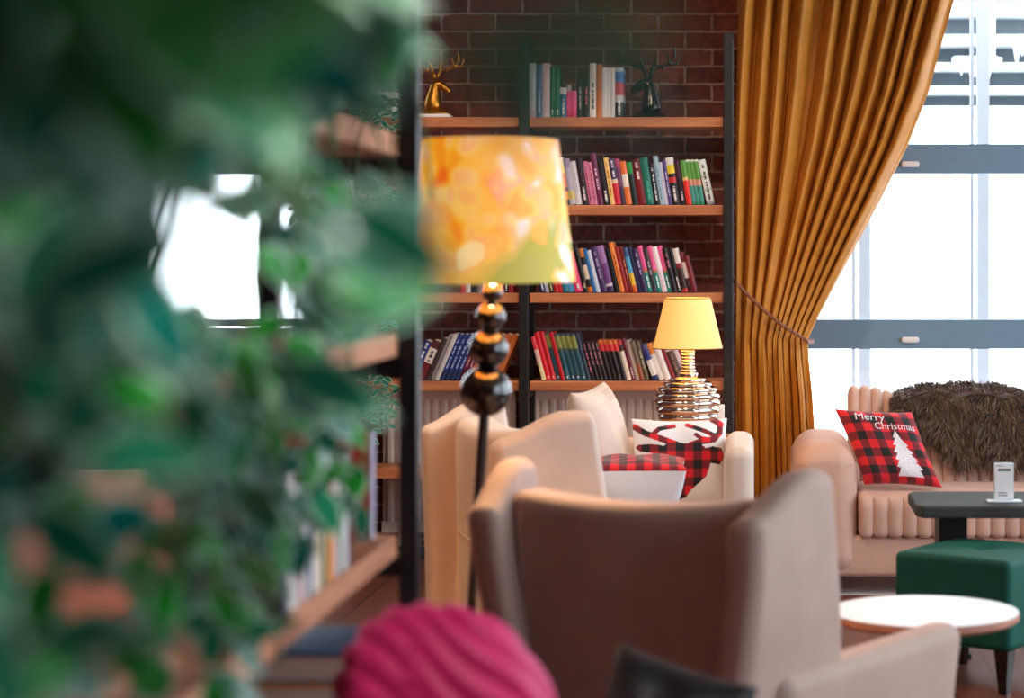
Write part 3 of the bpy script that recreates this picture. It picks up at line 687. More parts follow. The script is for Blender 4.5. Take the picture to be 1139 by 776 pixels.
# ------------------------------------------------------------------ stag ornaments
def skin_obj(name, verts, edges, radii, m, parent, sub=2, flat=None):
    me = bpy.data.meshes.new(name); me.from_pydata([tuple(v) for v in verts], edges, []); me.materials.append(m)
    o = bpy.data.objects.new(name, me); COL.objects.link(o); o.parent = parent
    md = o.modifiers.new('Skin', 'SKIN'); md.use_smooth_shade = True
    sv = me.skin_vertices[0].data
    for i, r in enumerate(radii): sv[i].radius = (r, r) if not isinstance(r, tuple) else r
    sv[0].use_root = True
    sb = o.modifiers.new('Sub', 'SUBSURF'); sb.levels = sub; sb.render_levels = sub
    return o
def stag(px, Y, z, m, tip, label, flip=1, base=None, s=1.0, plate=None):
    root = empty('stag_bust', (X(px, Y), Y, z+.001), label=label, cat='ornament')
    z0 = 0
    if plate:
        MB().rbox((0, 0, .009), (.15, .12, .018), .006, 4, 2).build('plinth', plate, root); z0 = .018
    b = MB(); b.lathe([(.0, z0), (.085*s, z0), (.088*s, z0+.008), (.07*s, z0+.02), (.045*s, z0+.035), (.0, z0+.04)], 28, sy=.6); b.build('base', m, root)
    P = lambda x, y, zz: Vector((x*flip*s, y*s, z0+zz*s))
    v = [P(.01, 0, .02), P(.012, 0, .07), P(.005, 0, .12), P(-.002, 0, .165), P(-.03, 0, .16), P(-.06, 0, .135), P(-.085, 0, .115)]
    skin_obj('bust', v, [(i, i+1) for i in range(6)], [.058*s, .046*s, .034*s, .034*s, .03*s, .02*s, .016*s], m, root)
    for sy in (-1, 1):
        b = MB(); leaf(b, P(.004, sy*.02, .18), Vector((.5*flip, sy*.8, .35)), Vector((0, 0, 1)), .055*s, .028*s, 0, 0); b.build('ear', m, root)
    for sg in (-1, 1):
        A = lambda x, y, zz: P(-.005+sg*x, sg*.018+y, zz)
        v = [A(.004, 0, .185), A(.018, .0, .225), A(.055, .01, .245), A(.10, .012, .25), A(.125, .01, .29), A(.118, 0, .335),
             A(.04, -.02, .285), A(.088, -.02, .30), A(.135, .02, .255), A(.15, .02, .30), A(.07, -.03, .22)]
        e = [(0,1),(1,2),(2,3),(3,4),(4,5),(1,6),(3,7),(3,8),(8,9),(2,10)]
        skin_obj('antler', v, e, [.011*s,.010*s,.009*s,.008*s,.007*s,.0035*s,.0035*s,.0035*s,.006*s,.003*s,.003*s], tip, root, 1)
stag(722, 9.47, LEV[4], M['blackceramic'], M['blackceramic'], 'black stag bust ornament with antlers on the top shelf right of the books', 1, s=1.0)
stag(484, 9.47, LEV[4], M['gold'], M['gold'], 'gold stag bust ornament on a white plinth on the top shelf', -1, s=.86, plate=M['whitecard'])

# ------------------------------------------------------------------ curtain
def curtain():
    CY = 9.46
    root = empty('curtain', (X(860, CY), CY, .0), label='mustard gold velvet curtain gathered with a cord beside the right window', cat='curtain')
    ys = [(-190, 819, 1100), (-60, 819, 1074), (0, 819, 1059), (100, 818, 1033), (160, 818, 1010), (220, 818, 980), (270, 818, 953), (320, 818, 926), (355, 818, 908), (377, 818, 898), (400, 818, 899), (440, 818, 903), (520, 818, 908), (630, 818, 912)]
    # z rows, interpolated
    rows = []
    for i in range(len(ys)-1):
        n = max(2, int((ys[i+1][0]-ys[i][0])/9))
        for k in range(n):
            t = k/n; rows.append([ys[i][j]*(1-t)+ys[i+1][j]*t for j in range(3)])
    rows.append(list(ys[-1]))
    N = 420; vs = []; npl = 11
    r = random.Random(5); ph = [r.uniform(-.35, .35) for _ in range(40)]; am = [r.uniform(.65, 1.2) for _ in range(40)]
    for y, xl, xr in rows:
        z = Z(y, CY); z = max(z, .012)
        xa, xb = X(xl, CY), X(xr, CY); wd = xb-xa
        tight = 1-min(1, abs(y-377)/110.0)
        amp = min(.058, .022+.05*(wd/.95))*(1-.55*tight)
        for i in range(N+1):
            u = i/N
            q = u*npl; k = int(q)%40
            w = q+.30*math.sin(u*8+y*.003)+.13*math.sin(u*21+1.7-y*.002)+.05*math.sin(y*.011)
            fr = math.sin(w*2*math.pi)
            sh = math.copysign(abs(fr)**.75, fr)
            a = amp*(am[k]*(1-(q-int(q)))+am[(k+1)%40]*(q-int(q)))
            lo = max(0, min(1, (y-377)/40.0)); dy = a*sh*(1-.45*lo)+.030*lo*math.sin(u*2*math.pi*4.3+.6)+.013*math.sin(w*4*math.pi+1.3+y*.008)*min(1, wd/.8)+.012*math.sin(u*5+y*.008)
            # the gathered swag comes forward a little above the tie
            dy -= .05*tight*math.sin(math.pi*u)
            xx = xa+wd*(u+.012*math.sin(w*2*math.pi+1.1))
            vs.append(Vector((xx-root.location.x, dy, z)))
    b = MB(); n = N+1
    b.add(vs, [(i*n+k, i*n+k+1, (i+1)*n+k+1, (i+1)*n+k) for i in range(len(rows)-1) for k in range(N)])
    o = b.build('drape', M['velvet_gold'], root, merge=False, angle=180)
    sd = o.modifiers.new('Solid', 'SOLIDIFY'); sd.thickness = .003
    # cord
    pts = []
    for i in range(25):
        t = i/24; px = 817+(901-817)*t; py = 312+(380-312)*t+6*math.sin(math.pi*t)
        p = at(px, py, CY); pts.append(Vector((p.x-root.location.x, -.085-.035*math.sin(math.pi*t)+(.06 if t in (0., 1.) else 0), p.z)))
    pts = [pts[0]+Vector((.01, .12, .0))]+pts+[pts[-1]+Vector((.015, .09, .0)), pts[-1]+Vector((-.06, .16, .01))]
    c = MB()
    for k in range(2):
        tw = [p+Vector((0, .005*math.cos(i*1.6+k*math.pi), .005*math.sin(i*1.6+k*math.pi))) for i, p in enumerate(pts)]
        c.tube(tw, .0065, 8)
    c.build('tieback_cord', M['cord'], root)
curtain()

# ------------------------------------------------------------------ wing chairs
def wing_chair(loc, rz, label, m, legm, rec=1.0):
    root = empty('wing_chair', loc, rz, label=label, cat='armchair', group='wing armchairs')
    sm = lambda e0, e1, v: (lambda t: t*t*(3-2*t))(max(0, min(1, (v-e0)/(e1-e0))))
    # local: +Y faces forward, back top edge at y=0
    def dback(v):
        y = v.y-.10*rec*(v.z-.2)+.02; z = v.z
        z += (.02*(abs(v.x)/.3)**2 if v.z > .8 else 0)
        return Vector((v.x*(1-.12*rec*(1-sm(.2, .9, v.z))), y+.03*(abs(v.x)/.3)**2, z))
    MB().rbox((0, .15, .512), (.60, .15, .70), .04, 10, 5, dback).build('backrest', m, root)
    # seam across the rear of the back
    b = MB()
    for zz in (.52,):
        pts = []
        for i in range(17):
            x = -.27+.54*i/16; p = dback(Vector((x, .0765, zz-.02*math.sin(math.pi*i/16)))); pts.append(p)
        b.tube(pts, .004, 6)
    for x in (-.268, .268):
        b.tube([dback(Vector((x, .0765, zz))) for zz in [.22+.04*i for i in range(16)]], .004, 6)
    b.build('seam', m, root)
    for sd in (-1, 1):
        def dw(v, sd=sd):
            y, z = v.y, v.z
            t = (y-.0)/.34                      # 0 rear .. 1 front
            front = .36-.06*sm(.55, .93, z)
            y2 = .02-.085*rec*(z-.2)+t*(front)
            z2 = z+(.085*sm(.0, .75, t)-.03)*sm(.62, .9, z)
            x2 = v.x+sd*(.285+.20*y2*1.0+.03*sm(.4, .95, z))-sd*.055*rec*(1-sm(.15, .8, z))*(1-t)
            return Vector((x2, y2, z2))
        MB().rbox((0, .17, .515), (.085, .34, .735), .034, 8, 5, dw).build('wing', m, root)
        def da(v, sd=sd):
            t = (v.y-.1)/.74
            return Vector((v.x+sd*(.265+.24*v.y)+sd*.02*sm(.3, .5, v.z), v.y, v.z+.015*t*sm(.3, .5, v.z)))
        MB().rbox((0, .47, .315), (.10, .74, .38), .04, 8, 5, da).build('armrest', m, root)
    MB().rbox((0, .43, .225), (.62, .60, .17), .03, 6, 3, lambda v: Vector((v.x*(.9+.2*v.y), v.y, v.z))).build('seat_frame', m, root)
    MB().rbox((0, .45, .375), (.54, .58, .14), .05, 8, 5, lambda v: Vector((v.x*(.85+.3*v.y), v.y, v.z+.015*math.cos(v.x*5)))).build('seat_cushion', m, root)
    for x in (-.24, .24):
        for y in (.12, .66):
            MB().lathe([(.014, 0), (.016, .01), (.026, .135), (.026, .15)], 12, (x*(1+.3*y), y, 0)).build('leg', legm, root)
    return root
ca = math.radians(-22)
wing_chair((-.30, 4.42, 0), ca, 'beige wing armchair in the foreground seen from behind', M['beige'], M['blackgloss'])
wing_chair((X(500, 6.45)+.005, 6.45, 0), math.radians(-62), 'cream wing armchair beside the floor lamp, turned to the right', M['cream'], M['blackgloss'], .15)

# ------------------------------------------------------------------ low tub chair with the cushions
def tub_chair(loc, label):
    root = empty('tub_chair', loc, 0, label=label, cat='armchair')
    W, D, H = .78, .78, .69      # faces -Y
    MB().rbox((0, D/2-.06, H/2+.06), (W-.02, .12, H-.12), .045, 8, 5).build('backrest', M['cream'], root)
    for s in (-1, 1):
        MB().rbox((s*(W/2-.055), -.01, .405), (.11, D-.03, .60), .045, 8, 5, lambda v: Vector((v.x, v.y, v.z+(.012 if v.z > .5 else 0)))).build('armrest', M['cream'], root)
    MB().rbox((0, -.03, .20), (W-.20, D-.1, .18), .02, 4, 3).build('seat_frame', M['cream'], root)
    MB().rbox((0, -.05, .355), (W-.215, D-.10, .14), .05, 8, 5).build('seat_cushion', M['cream'], root)
    for x in (-.32, .32):
        for y in (-.30, .30): MB().lathe([(.015, 0), (.022, .10), (.022, .12)], 12, (x, y, 0)).build('leg', M['blackgloss'], root)
    return root
TX, TY = -.395, 7.85
tub_chair((TX, TY, 0), 'low cream tub chair under the table lamp holding plaid cushions')

# ------------------------------------------------------------------ cushions
def inside(poly, x, y):
    c = False; n = len(poly); j = n-1
    for i in range(n):
        xi, yi = poly[i]; xj, yj = poly[j]
        if (yi > y) != (yj > y) and x < (xj-xi)*(y-yi)/(yj-yi)+xi: c = not c
        j = i
    return c
def near(line, x, y, w):
    for (x0, y0), (x1, y1) in zip(line, line[1:]):
        dx, dy = x1-x0, y1-y0; t = max(0, min(1, ((x-x0)*dx+(y-y0)*dy)/(dx*dx+dy*dy)))
        if math.hypot(x-x0-t*dx, y-y0-t*dy) < w: return True
    return False
def pillow_pt(u, v, S, T, side):
    if isinstance(T, tuple): T = T[0] if side < 0 else T[1]
    """u,v in -1..1; front side = -Y"""
    f = max(0, (1-u**4))**.55*max(0, (1-v**4))**.55
    pinch = 1-.055*(1-abs(v)**2)*1 if False else 1
    x = u*S/2*(1-.06*(1-v*v)*abs(u)**3); z = v*S/2*(1-.06*(1-u*u)*abs(v)**3)
    y = side*(f*T/2+.004)
    y += .004*math.sin(u*7+v*3)*f
    return Vector((x, y, z))
def pillow(name, parent, S, T, mats, fn, N=110, back=1, wrap=None):
    b = MB(); uvs = []
    for side in (-1, 1):
        o = len(b.v)
        for i in range(N+1):
            for j in range(N+1):
                u, v = -1+2*i/N, -1+2*j/N
                b.v.append(tuple(pillow_pt(u, v, S, T, side))); uvs.append(((u+1)/2, (v+1)/2))
        for i in range(N):
            for j in range(N):
                q = (o+i*(N+1)+j, o+(i+1)*(N+1)+j, o+(i+1)*(N+1)+j+1, o+i*(N+1)+j+1)
                b.f.append(q); u, v = (i+.5)/N, (j+.5)/N
                b.m.append(fn(u, v) if side < 0 else (back if not wrap else wrap(u, v)))
    # rim
    n = (N+1)**2
    for k in range(N):
        for a, c in (((k)*(N+1), (k+1)*(N+1)), (k*(N+1)+N, (k+1)*(N+1)+N), (k, k+1), (N*(N+1)+k, N*(N+1)+k+1)):
            b.f.append((a, c, c+n, a+n)); b.m.append(fn(.5, .999) if not wrap else 0)
    b.uv = uvs
    return b.build(name, mats, parent, merge=False, angle=180)
def text_on_pillow(parent, s, cu, cv, size, S, T, m, shear=0):
    cv_ = bpy.data.curves.new('lettering', 'FONT'); cv_.body = s; cv_.align_x = 'CENTER'; cv_.align_y = 'CENTER'; cv_.size = size; cv_.shear = shear
    t = bpy.data.objects.new('t', cv_); COL.objects.link(t)
    dg = bpy.context.evaluated_depsgraph_get(); me = bpy.data.meshes.new_from_object(t.evaluated_get(dg))
    bpy.data.objects.remove(t)
    bm = bmesh.new(); bm.from_mesh(me)
    bmesh.ops.triangulate(bm, faces=bm.faces)
    pass
    for v in bm.verts:
        u, w = cu+v.co.x/(S/2), cv+v.co.y/(S/2)
        p = pillow_pt(max(-.97, min(.97, u)), max(-.97, min(.97, w)), S, T, -1); v.co = p+Vector((0, -.003, 0))
    bm.to_mesh(me); bm.free(); me.materials.clear(); me.materials.append(m)
    o = bpy.data.objects.new('lettering', me); COL.objects.link(o); o.parent = parent
    return o
# deer cushion
def z2uv(x, y): return ((x-452)/430, 1-(y-165)/430)
head = [z2uv(*p) for p in ((598,292),(640,276),(690,286),(735,282),(775,300),(806,372),(785,432),(715,495),(690,530),(660,540),(645,520),(640,455),(612,385))]
earl = [z2uv(*p) for p in ((458,300),(475,288),(560,290),(640,308),(610,345),(545,330),(480,318))]
earr = [z2uv(*p) for p in ((745,318),(815,300),(862,305),(878,345),(850,380),(780,372))]
ant = [([z2uv(*p) for p in ((720,292),(765,278),(820,268),(850,235),(852,195),(815,168))], .034), ([z2uv(*p) for p in ((835,255),(770,225),(700,195))], .026),
       ([z2uv(*p) for p in ((650,290),(575,262),(510,238),(462,205))], .034), ([z2uv(*p) for p in ((540,250),(575,215),(640,200))], .026), ([z2uv(*p) for p in ((800,270),(760,262),(738,246))], .022)]
def deer(u, v):
    if any(inside(p, u, v) for p in (head, earl, earr)) or any(near(l, u, v, w) for l, w in ant): return 1
    return 0
S = .40
o = pillow('deer_cushion', None, .37, .13, [M['white'], M['plaid2']], deer, 150, back=0)
k = 2300/7.88
o.location = (X(758, 7.9)-.010, 7.99, .425+.172); o.rotation_euler = (math.radians(-12), 0, math.radians(4))
tag(o, 'white cushion printed with a red plaid deer head on the tub chair', 'cushion')
# plaid cushion lying with its white back to the camera
o = pillow('plaid_cushion', None, .335, (.05, .40), [M['plaid2'], M['white']], lambda u, v: 0, 80, back=1)
o.location = (X(713, 7.66), 7.58, .43+.213); o.rotation_euler = (math.radians(-89), 0, math.radians(3))
tag(o, 'red plaid cushion with white underside lying flat in front of the deer cushion', 'cushion')
# cream cushion leaning on the left arm
o = pillow('cream_cushion', None, .46, .15, [M['cream'], M['creamprint']], lambda u, v: 1 if (v > .86 and v < .97 and u > .55 and ((int(u*90)+int(v*70)) % 3 == 0)) else 0, 90, back=0)
o.data.transform(Matrix.Diagonal((.78, 1, 1, 1)))
o.location = (X(664, 7.9)+.012, 7.94, .43+.25); o.rotation_euler = Euler((0, math.radians(-14), 0)).to_matrix().to_4x4().to_euler() if False else (Matrix.Rotation(math.radians(-13), 3, 'Y') @ Matrix.Rotation(math.radians(74), 3, 'Z')).to_euler()
tag(o, 'plain cream cushion standing upright between the cream wing armchair and plaid cushion', 'cushion')

# ------------------------------------------------------------------ side table, table lamp, white card
LX, LYY = X(765, 8.55), 8.55
root = empty('side_table', (LX, LYY, 0), label='round wooden side table under the table lamp', cat='table')
MB().lathe([(.0, .62), (.245, .62), (.255, .63), (.255, .652), (.25, .66), (.0, .66)], 48).build('tabletop', M['sidewood'], root)
MB().lathe([(.03, .02), (.022, .06), (.022, .58), (.06, .62)], 20).build('pedestal', M['blackgloss'], root)
MB().lathe([(.0, 0), (.17, 0), (.17, .012), (.03, .03), (.0, .03)], 32).build('base', M['blackgloss'], root)
TZ = .6605
root = empty('table_lamp', (LX, LYY, TZ), label='lit table lamp with ribbed chrome base and cream shade', cat='lamp')
kk = F/LYY; zz = lambda y: Z(y, LYY)-TZ
prof = [(.0, .0), (.085, .0), (.088, .008)]
ribs = [(470, 31), (463, 33.5), (455, 35.5), (447, 36.5), (440, 36), (433, 33), (427, 27), (422, 20)]
h0 = .012
for i, (y, rp) in enumerate(ribs):
    zc = zz(y); r_ = rp/kk; hgt = .5*(ribs[i][0]-(ribs[i+1][0] if i < len(ribs)-1 else 417.5))/kk
    if i == 0: prof += [(r_*.95, zc-hgt*1.6)]
    for q in range(5):
        a = -math.pi/2+math.pi*q/4
        prof.append((r_-.008+.009*math.cos(a), zc+hgt*math.sin(a)))
y = 417.0
rads = [12, 9.6, 8.6, 8.2, 8.0, 8, 8.2, 8.4, 8.8]
for rp in rads:
    zc = zz(y-1.6); r_ = rp/kk
    for q in range(4):
        a = -math.pi/2+math.pi*q/3; prof.append((r_-.006+.006*math.cos(a), zc+.0055*math.sin(a)))
    y -= 3.5
prof.append((.010, zz(y))); prof.append((.0, zz(y)+.004))
MB().lathe(prof, 48).build('base', M['chrome'], root, angle=70)
zs0, zs1 = zz(387.5), zz(331)
sb, stp = 38.8/kk, 25.5/kk
sh = MB(); sh.lathe([(sb, zs0), (sb-.001, zs0+.006), (stp+.001, zs1-.006), (stp, zs1), (stp-.004, zs1), (sb-.004, zs0)], 64, close=True)
sh.build('lamp_shade', shade_mat_plain(rgb(240, 206, 140), rgb(255, 176, 70), .55), root, angle=60)
tr = MB()
for r_, z_ in ((sb+.0005, zs0+.002), (stp+.0005, zs1-.002)):
    tr.tube([(r_*math.cos(a*math.pi/24), r_*math.sin(a*math.pi/24), z_) for a in range(49)], .0022, 6, cap=False)
tr.build('shade_trim', mat('brown_trim', rgb(150, 92, 40), .6, var=.05), root)
b = MB(); b.tube([(0, 0, zz(400)), (0, 0, zs0+.05)], .006); b.build('stem', M['chrome'], root)
b = MB(); b.lathe([(.0, zs0+.05), (.014, zs0+.05), (.014, zs0+.07), (.03, zs0+.10), (.03, zs0+.115), (.015, zs0+.14), (.0, zs0+.142)], 20); b.build('bulb', emit_mat('warm_bulb', rgb(255, 190, 110), 6), root)
for a in range(3):
    b = MB() if a == 0 else b
    an = a*2.094+.4; b.tube([(0, 0, zs1-.02), (stp*math.cos(an), stp*math.sin(an), zs1-.004)], .002, 6)
b.tube([(0, 0, zs0+.05), (.034, 0, zs0+.08), (.034, 0, zs1-.05), (0, 0, zs1-.02)], .002, 6)
b.build('harp', M['chrome'], root)
c0 = at(799, 486, 8.6)
b = MB(); b.rbox((0, 0, .062), (.036, .03, .124), .003, 2, 2)
o = b.build('menu_card', M['whitecard'], None); o.location = (X(801, 8.71), 8.71, TZ); tag(o, 'small plain white card standing right of the table lamp base', 'card')

# ------------------------------------------------------------------ floor lamp
FY = 5.1; kf = F/FY
lx = lambda z: -.735+.066*z
root = empty('floor_lamp', (lx(0), FY, 0), label='tall floor lamp with orange floral shade and stacked black balls', cat='lamp')
ox = root.location.x
pt = lambda z: Vector((lx(z)-ox, 0, z))
MB().lathe([(.0, 0), (.135, 0), (.138, .008), (.13, .018), (.02, .03), (.0, .032)], 40).build('base', M['blackgloss'], root)
MB().tube([pt(.02), pt(.5), pt(Z(460, FY))], .0125, 14).build('pole', M['blackgloss'], root)
rot = Matrix.Rotation(math.atan(.066), 3, 'Y')
def ball(y, rp):
    z = Z(y, FY); r_ = rp/kf; b = MB(); n = 24
    pr = [(max(.0001, r_*math.sin(math.pi*i/n)), -r_*math.cos(math.pi*i/n)) for i in range(n+1)]
    b.lathe(pr, 36); b.v = [tuple(rot @ Vector(v)+pt(z)) for v in b.v]
    b.build('ball', M['blackgloss'], root, angle=180)
for y_, r_ in ((435, 28.5), (388, 22), (352, 16.5), (325, 11.5)): ball(y_, r_)
MB().tube([pt(Z(460, FY)), pt(Z(300, FY)), pt(1.62)], [.012, .009, .006], 12).build('upper_rod', M['blackgloss'], root)
zb, ztp = Z(315, FY), Z(156, FY); rb, rt = 88.5/kf, 75.5/kf
xb, xt = X(551.5, FY)-ox, X(545.5, FY)-ox
n = 72; b = MB(); vs = []
for dr in (0, -.003):
    for q in range(9):
        t = q/8
        for k_ in range(n):
            a = 2*math.pi*k_/n; r_ = rb+(rt-rb)*t+dr; vs.append((xb+(xt-xb)*t+r_*math.cos(a), r_*math.sin(a), zb+(ztp-zb)*t+.004*math.cos(a)*(1-t)))
fs = []
for s_ in range(2):
    for q in range(8):
        for k_ in range(n): i0 = s_*9*n+q*n; fs.append((i0+k_, i0+(k_+1) % n, i0+n+(k_+1) % n, i0+n+k_))
for k_ in range(n):
    fs.append((k_, (k_+1) % n, 9*n+(k_+1) % n, 9*n+k_)); i0 = 8*n; fs.append((i0+k_, i0+(k_+1) % n, 17*n+(k_+1) % n, 17*n+k_))
zc = (zb+ztp)/2
vs = [(x, y, z-zc) for x, y, z in vs]
b.add(vs, fs); o = b.build('lamp_shade', shade_mat_print(), root, angle=70); o.location = (0, 0, zc)
b = MB()
for a in range(3):
    an = a*2.094+.3; b.tube([pt(1.62), (xt+(rt-.003)*math.cos(an), (rt-.003)*math.sin(an), ztp-.01)], .0025, 6)
b.build('shade_spider', M['black'], root)
b = MB(); b.lathe([(.0, 1.5), (.016, 1.5), (.016, 1.53), (.033, 1.565), (.033, 1.58), (.018, 1.605), (.0, 1.61)], 20, (lx(1.55)-ox+.03, 0, 0)); b.build('bulb', emit_mat('warm_bulb_big', rgb(255, 186, 110), 6), root)

# ------------------------------------------------------------------ channel sofa by the window
def rpoly(pts, rad, seg=6):
    out = []; n = len(pts)
    for i in range(n):
        p = Vector(pts[i]); a = Vector(pts[i-1]); c = Vector(pts[(i+1) % n]); r_ = rad[i] if isinstance(rad, (list, tuple)) else rad
        if r_ <= 0: out.append(p); continue
        d1 = (a-p).normalized(); d2 = (c-p).normalized(); ang = d1.angle(d2); t = min(r_/math.tan(ang/2), (a-p).length*.48, (c-p).length*.48)
        p0, p1 = p+d1*t, p+d2*t
        for k in range(seg+1):
            s_ = k/seg; out.append((p0*(1-s_)**2+p*2*s_*(1-s_)+p1*s_*s_))
    return out
def channel(b, prof, wts, x0, x1, pitch, depth, per=8, endr=.03):
    """sweep a closed (y,z) profile along x; wts tells how much each point is ribbed; centre-ward offset in the seams"""
    n = len(prof); cy = sum(p[0] for p in prof)/n; cz = sum(p[1] for p in prof)/n
    nrm = []
    for i in range(n):
        t = (Vector(prof[(i+1) % n])-Vector(prof[i-1])); q = Vector((t.y, -t.x)); q.normalize()
        if q.dot(Vector((prof[i][0]-cy, prof[i][1]-cz))) < 0: q = -q
        nrm.append(q)
    nr = max(1, round((x1-x0)/pitch)); N = nr*per; vs = []
    for j in range(N+1):
        x = x0+(x1-x0)*j/N; ph = (j/per) % 1
        ins = depth*(1-abs(math.sin(math.pi*j/per))**.55)
        e = min(x-x0, x1-x); er = 0 if e > endr else endr-math.sqrt(max(0, endr**2-(endr-e)**2))
        for i in range(n):
            o = nrm[i]*(ins*wts[i]+er*.8); vs.append((x, prof[i][0]-o.x, prof[i][1]-o.y))
    fs = [(j*n+i, j*n+(i+1) % n, (j+1)*n+(i+1) % n, (j+1)*n+i) for j in range(N) for i in range(n)]
    fs += [tuple(range(n))[::-1], tuple(N*n+i for i in range(n))]
    b.add(vs, fs)
SX0 = X(882, 8.58); SL = 1.95; SFY = 8.58
root = empty('channel_sofa', (SX0+SL/2, SFY+.33, 0), label='blush velvet channel-tufted sofa below the right window', cat='sofa')
ox, oy = root.location.x, root.location.y
aw = .27
for s in (0, 1):
    xc = SX0+aw/2-ox if s == 0 else SX0+SL-aw/2-ox
    def darm(v, xc=xc):
        t = (v.y+.33)/.66
        return Vector((v.x, v.y, v.z+(.02*t if v.z > .5 else 0)-(.03*((v.x-xc)/(aw/2))**2 if v.z > .55 else 0)))
    MB().rbox((xc, .0, .355), (aw, .66, .55), .085, 8, 6, darm).build('armrest', M['pink'], root)
MB().rbox((0, 0.01, .16), (SL-.06, .62, .17), .02, 8, 3).build('base', M['pink'], root)
p = rpoly([(-.325, .235), (-.34, .425), (.2, .435), (.2, .235)], [.03, .07, .03, .03])
w = [1.0 if (q[0] < -.27 and q[1] < .40) else 0 for q in p]
b = MB(); channel(b, p, w, SX0+aw+.004-ox, SX0+SL-aw-.004-ox, .061, .013, 8, .02); b.build('seat', M['pink'], root, angle=50)
p = rpoly([(.06, .38), (.15, .835), (.26, .845), (.31, .10), (.19, .10)], [.03, .055, .055, .02, .02], 8)
w = [1.0 if q[1] > .3 else 0 for q in p]
b = MB(); channel(b, p, w, X(947, 8.75)-ox, SX0+SL-.06-ox, .052, .016, 8, .025); xl = X(947, 8.75)-ox
b.v = [(x, y, z-.05*(lambda t: t*t*(3-2*t))(max(0, min(1, (x-xl-.07)/.24)))*(1 if z > .5 else 0)) for x, y, z in b.v]
b.build('backrest', M['pink'], root, angle=60)
for x in (-SL/2+.12, SL/2-.12):
    for y in (-.26, .26): MB().lathe([(.018, 0), (.026, .075), (.026, .085)], 12, (x, y, 0)).build('leg', M['blackgloss'], root)
# Christmas cushion
tree = [(.50,.60),(.455,.52),(.475,.515),(.43,.44),(.455,.435),(.41,.36),(.44,.352),(.395,.28),(.43,.272),(.385,.20),(.42,.19),(.375,.10),(.62,.10),(.60,.17),(.635,.18),(.585,.26),(.615,.27),(.565,.34),(.595,.35),(.545,.42),(.57,.43),(.53,.50)]
tree = [((u-.5)*1.35+.62, .08+(v-.10)*1.22) for u, v in tree]
S2, T2 = .345, .13
o = pillow('christmas_cushion', None, S2, T2, [M['plaid'], M['white'], M['sequin']], lambda u, v: 2 if inside(tree, u, v) else 0, 130)
pc = at(984, 495, 8.70); o.location = (pc.x+.016, 8.71, .437+.164)
o.rotation_euler = (math.radians(-20), math.radians(3), math.radians(6))
SHEAR = Matrix(((.95, 0, -.36, 0), (0, 1, 0, 0), (0, 0, .93, 0), (0, 0, 0, 1)))
o.data.transform(SHEAR)
tag(o, 'red plaid Christmas cushion with a white tree on the blush sofa', 'cushion')
text_on_pillow(o, 'Merry', -.30, .74, .054, S2, T2, M['sequin'], .25)
text_on_pillow(o, 'Christmas', .28, .48, .046, S2, T2, M['sequin'], .2)
for c_ in o.children: c_.data.transform(SHEAR)
# fur throw
def fur():
    root = empty('fur_throw', (X(1075, 8.8), 8.87, .45), label='dark brown fur throw draped over the right of the sofa back', cat='throw')
    ox, oy, oz = root.location
    x0, x1 = X(992, 8.82), SX0+SL-.32; N, Mm = 60, 40; r = random.Random(9); P = {}
    for i in range(N+1):
        u = i/N; x = x0+(x1-x0)*u
        # lower hem in front (z), follows the photo: short at the left, long to the right
        px = PX+x*F/8.78
        hem = Z(478 if px < 1010 else min(527, 480+(px-1010)*.72), 8.72)+.012*math.sin(u*23)
        hem = max(hem, .482)
        if u < .06: hem = .69
        top = .812+.012*math.sin(u*9)+.008*math.sin(u*21)-.05*max(0, 1-u*6)
        for j in range(Mm+1):
            t = j/Mm
            # profile: hem up the front of the back, over the top, and down behind
            if t < .65:
                s_ = t/.65; z = hem+(top-hem)*s_; yf = SFY+.33+(.06+.20*max(0, (z-.38)))-.045
                y = yf-.022*math.sin(math.pi*s_)
            elif t < .85:
                s_ = (t-.65)/.2; z = top+.02*math.sin(math.pi*s_); y = SFY+.33+.115+.185*s_+(-.035 if s_ < .1 else 0)
            else:
                s_ = (t-.85)/.15; z = top-.22*s_; y = SFY+.33+.300+.03*s_
            j1 = .010*math.sin(u*40+t*13)+.008*math.sin(u*17-t*21)
            P[i, j] = Vector((x-ox, y-oy+j1, z-oz+j1*.5))
    b = MB(); n = Mm+1
    b.add([P[i, j] for i in range(N+1) for j in range(n)], [(i*n+j, (i+1)*n+j, (i+1)*n+j+1, i*n+j+1) for i in range(N) for j in range(Mm)])
    for _ in range(26000):
        i = r.randrange(N); j = r.randrange(Mm) if r.random() < .2 else int(r.random()*.86*Mm); a, c = r.random(), r.random()
        p = P[i, j].lerp(P[i+1, j], a).lerp(P[i, j+1].lerp(P[i+1, j+1], a), c)
        e1 = P[i+1, j]-P[i, j]; e2 = P[i, j+1]-P[i, j]; nn = e1.cross(e2).normalized()
        if nn.y > 0 and j < Mm*.66: nn = -nn
        if nn.z < 0 and .62*Mm < j < Mm*.86: nn = -nn
        cl = math.sin(p.x*25+p.z*9)*.7+math.sin(p.x*61-p.z*33)*.5
        d = (nn*r.uniform(.4, .9)+e1.normalized()*(cl*.6+r.uniform(-.5, .5))-e2.normalized()*r.uniform(.3, 1.0)).normalized()
        L = r.uniform(.025, .055); sd = d.cross(Vector((r.uniform(-1, 1), r.uniform(-1, 1), r.uniform(-1, 1)))).normalized()*.0016
        m = p+d*L*.55+Vector((0, 0, .0)); tip = p+d*L+Vector((0, 0, -.012))
        o_ = len(b.v); b.v += [tuple(p-sd), tuple(p+sd), tuple(m+sd*.8), tuple(m-sd*.8), tuple(tip)]
        k_ = 1 if r.random() < .3 else 0
        b.f += [(o_, o_+1, o_+2, o_+3), (o_+3, o_+2, o_+4)]; b.m += [k_, k_]
    b.build('fur', [M['fur'], M['furtip']], root, merge=False, angle=180)
fur()

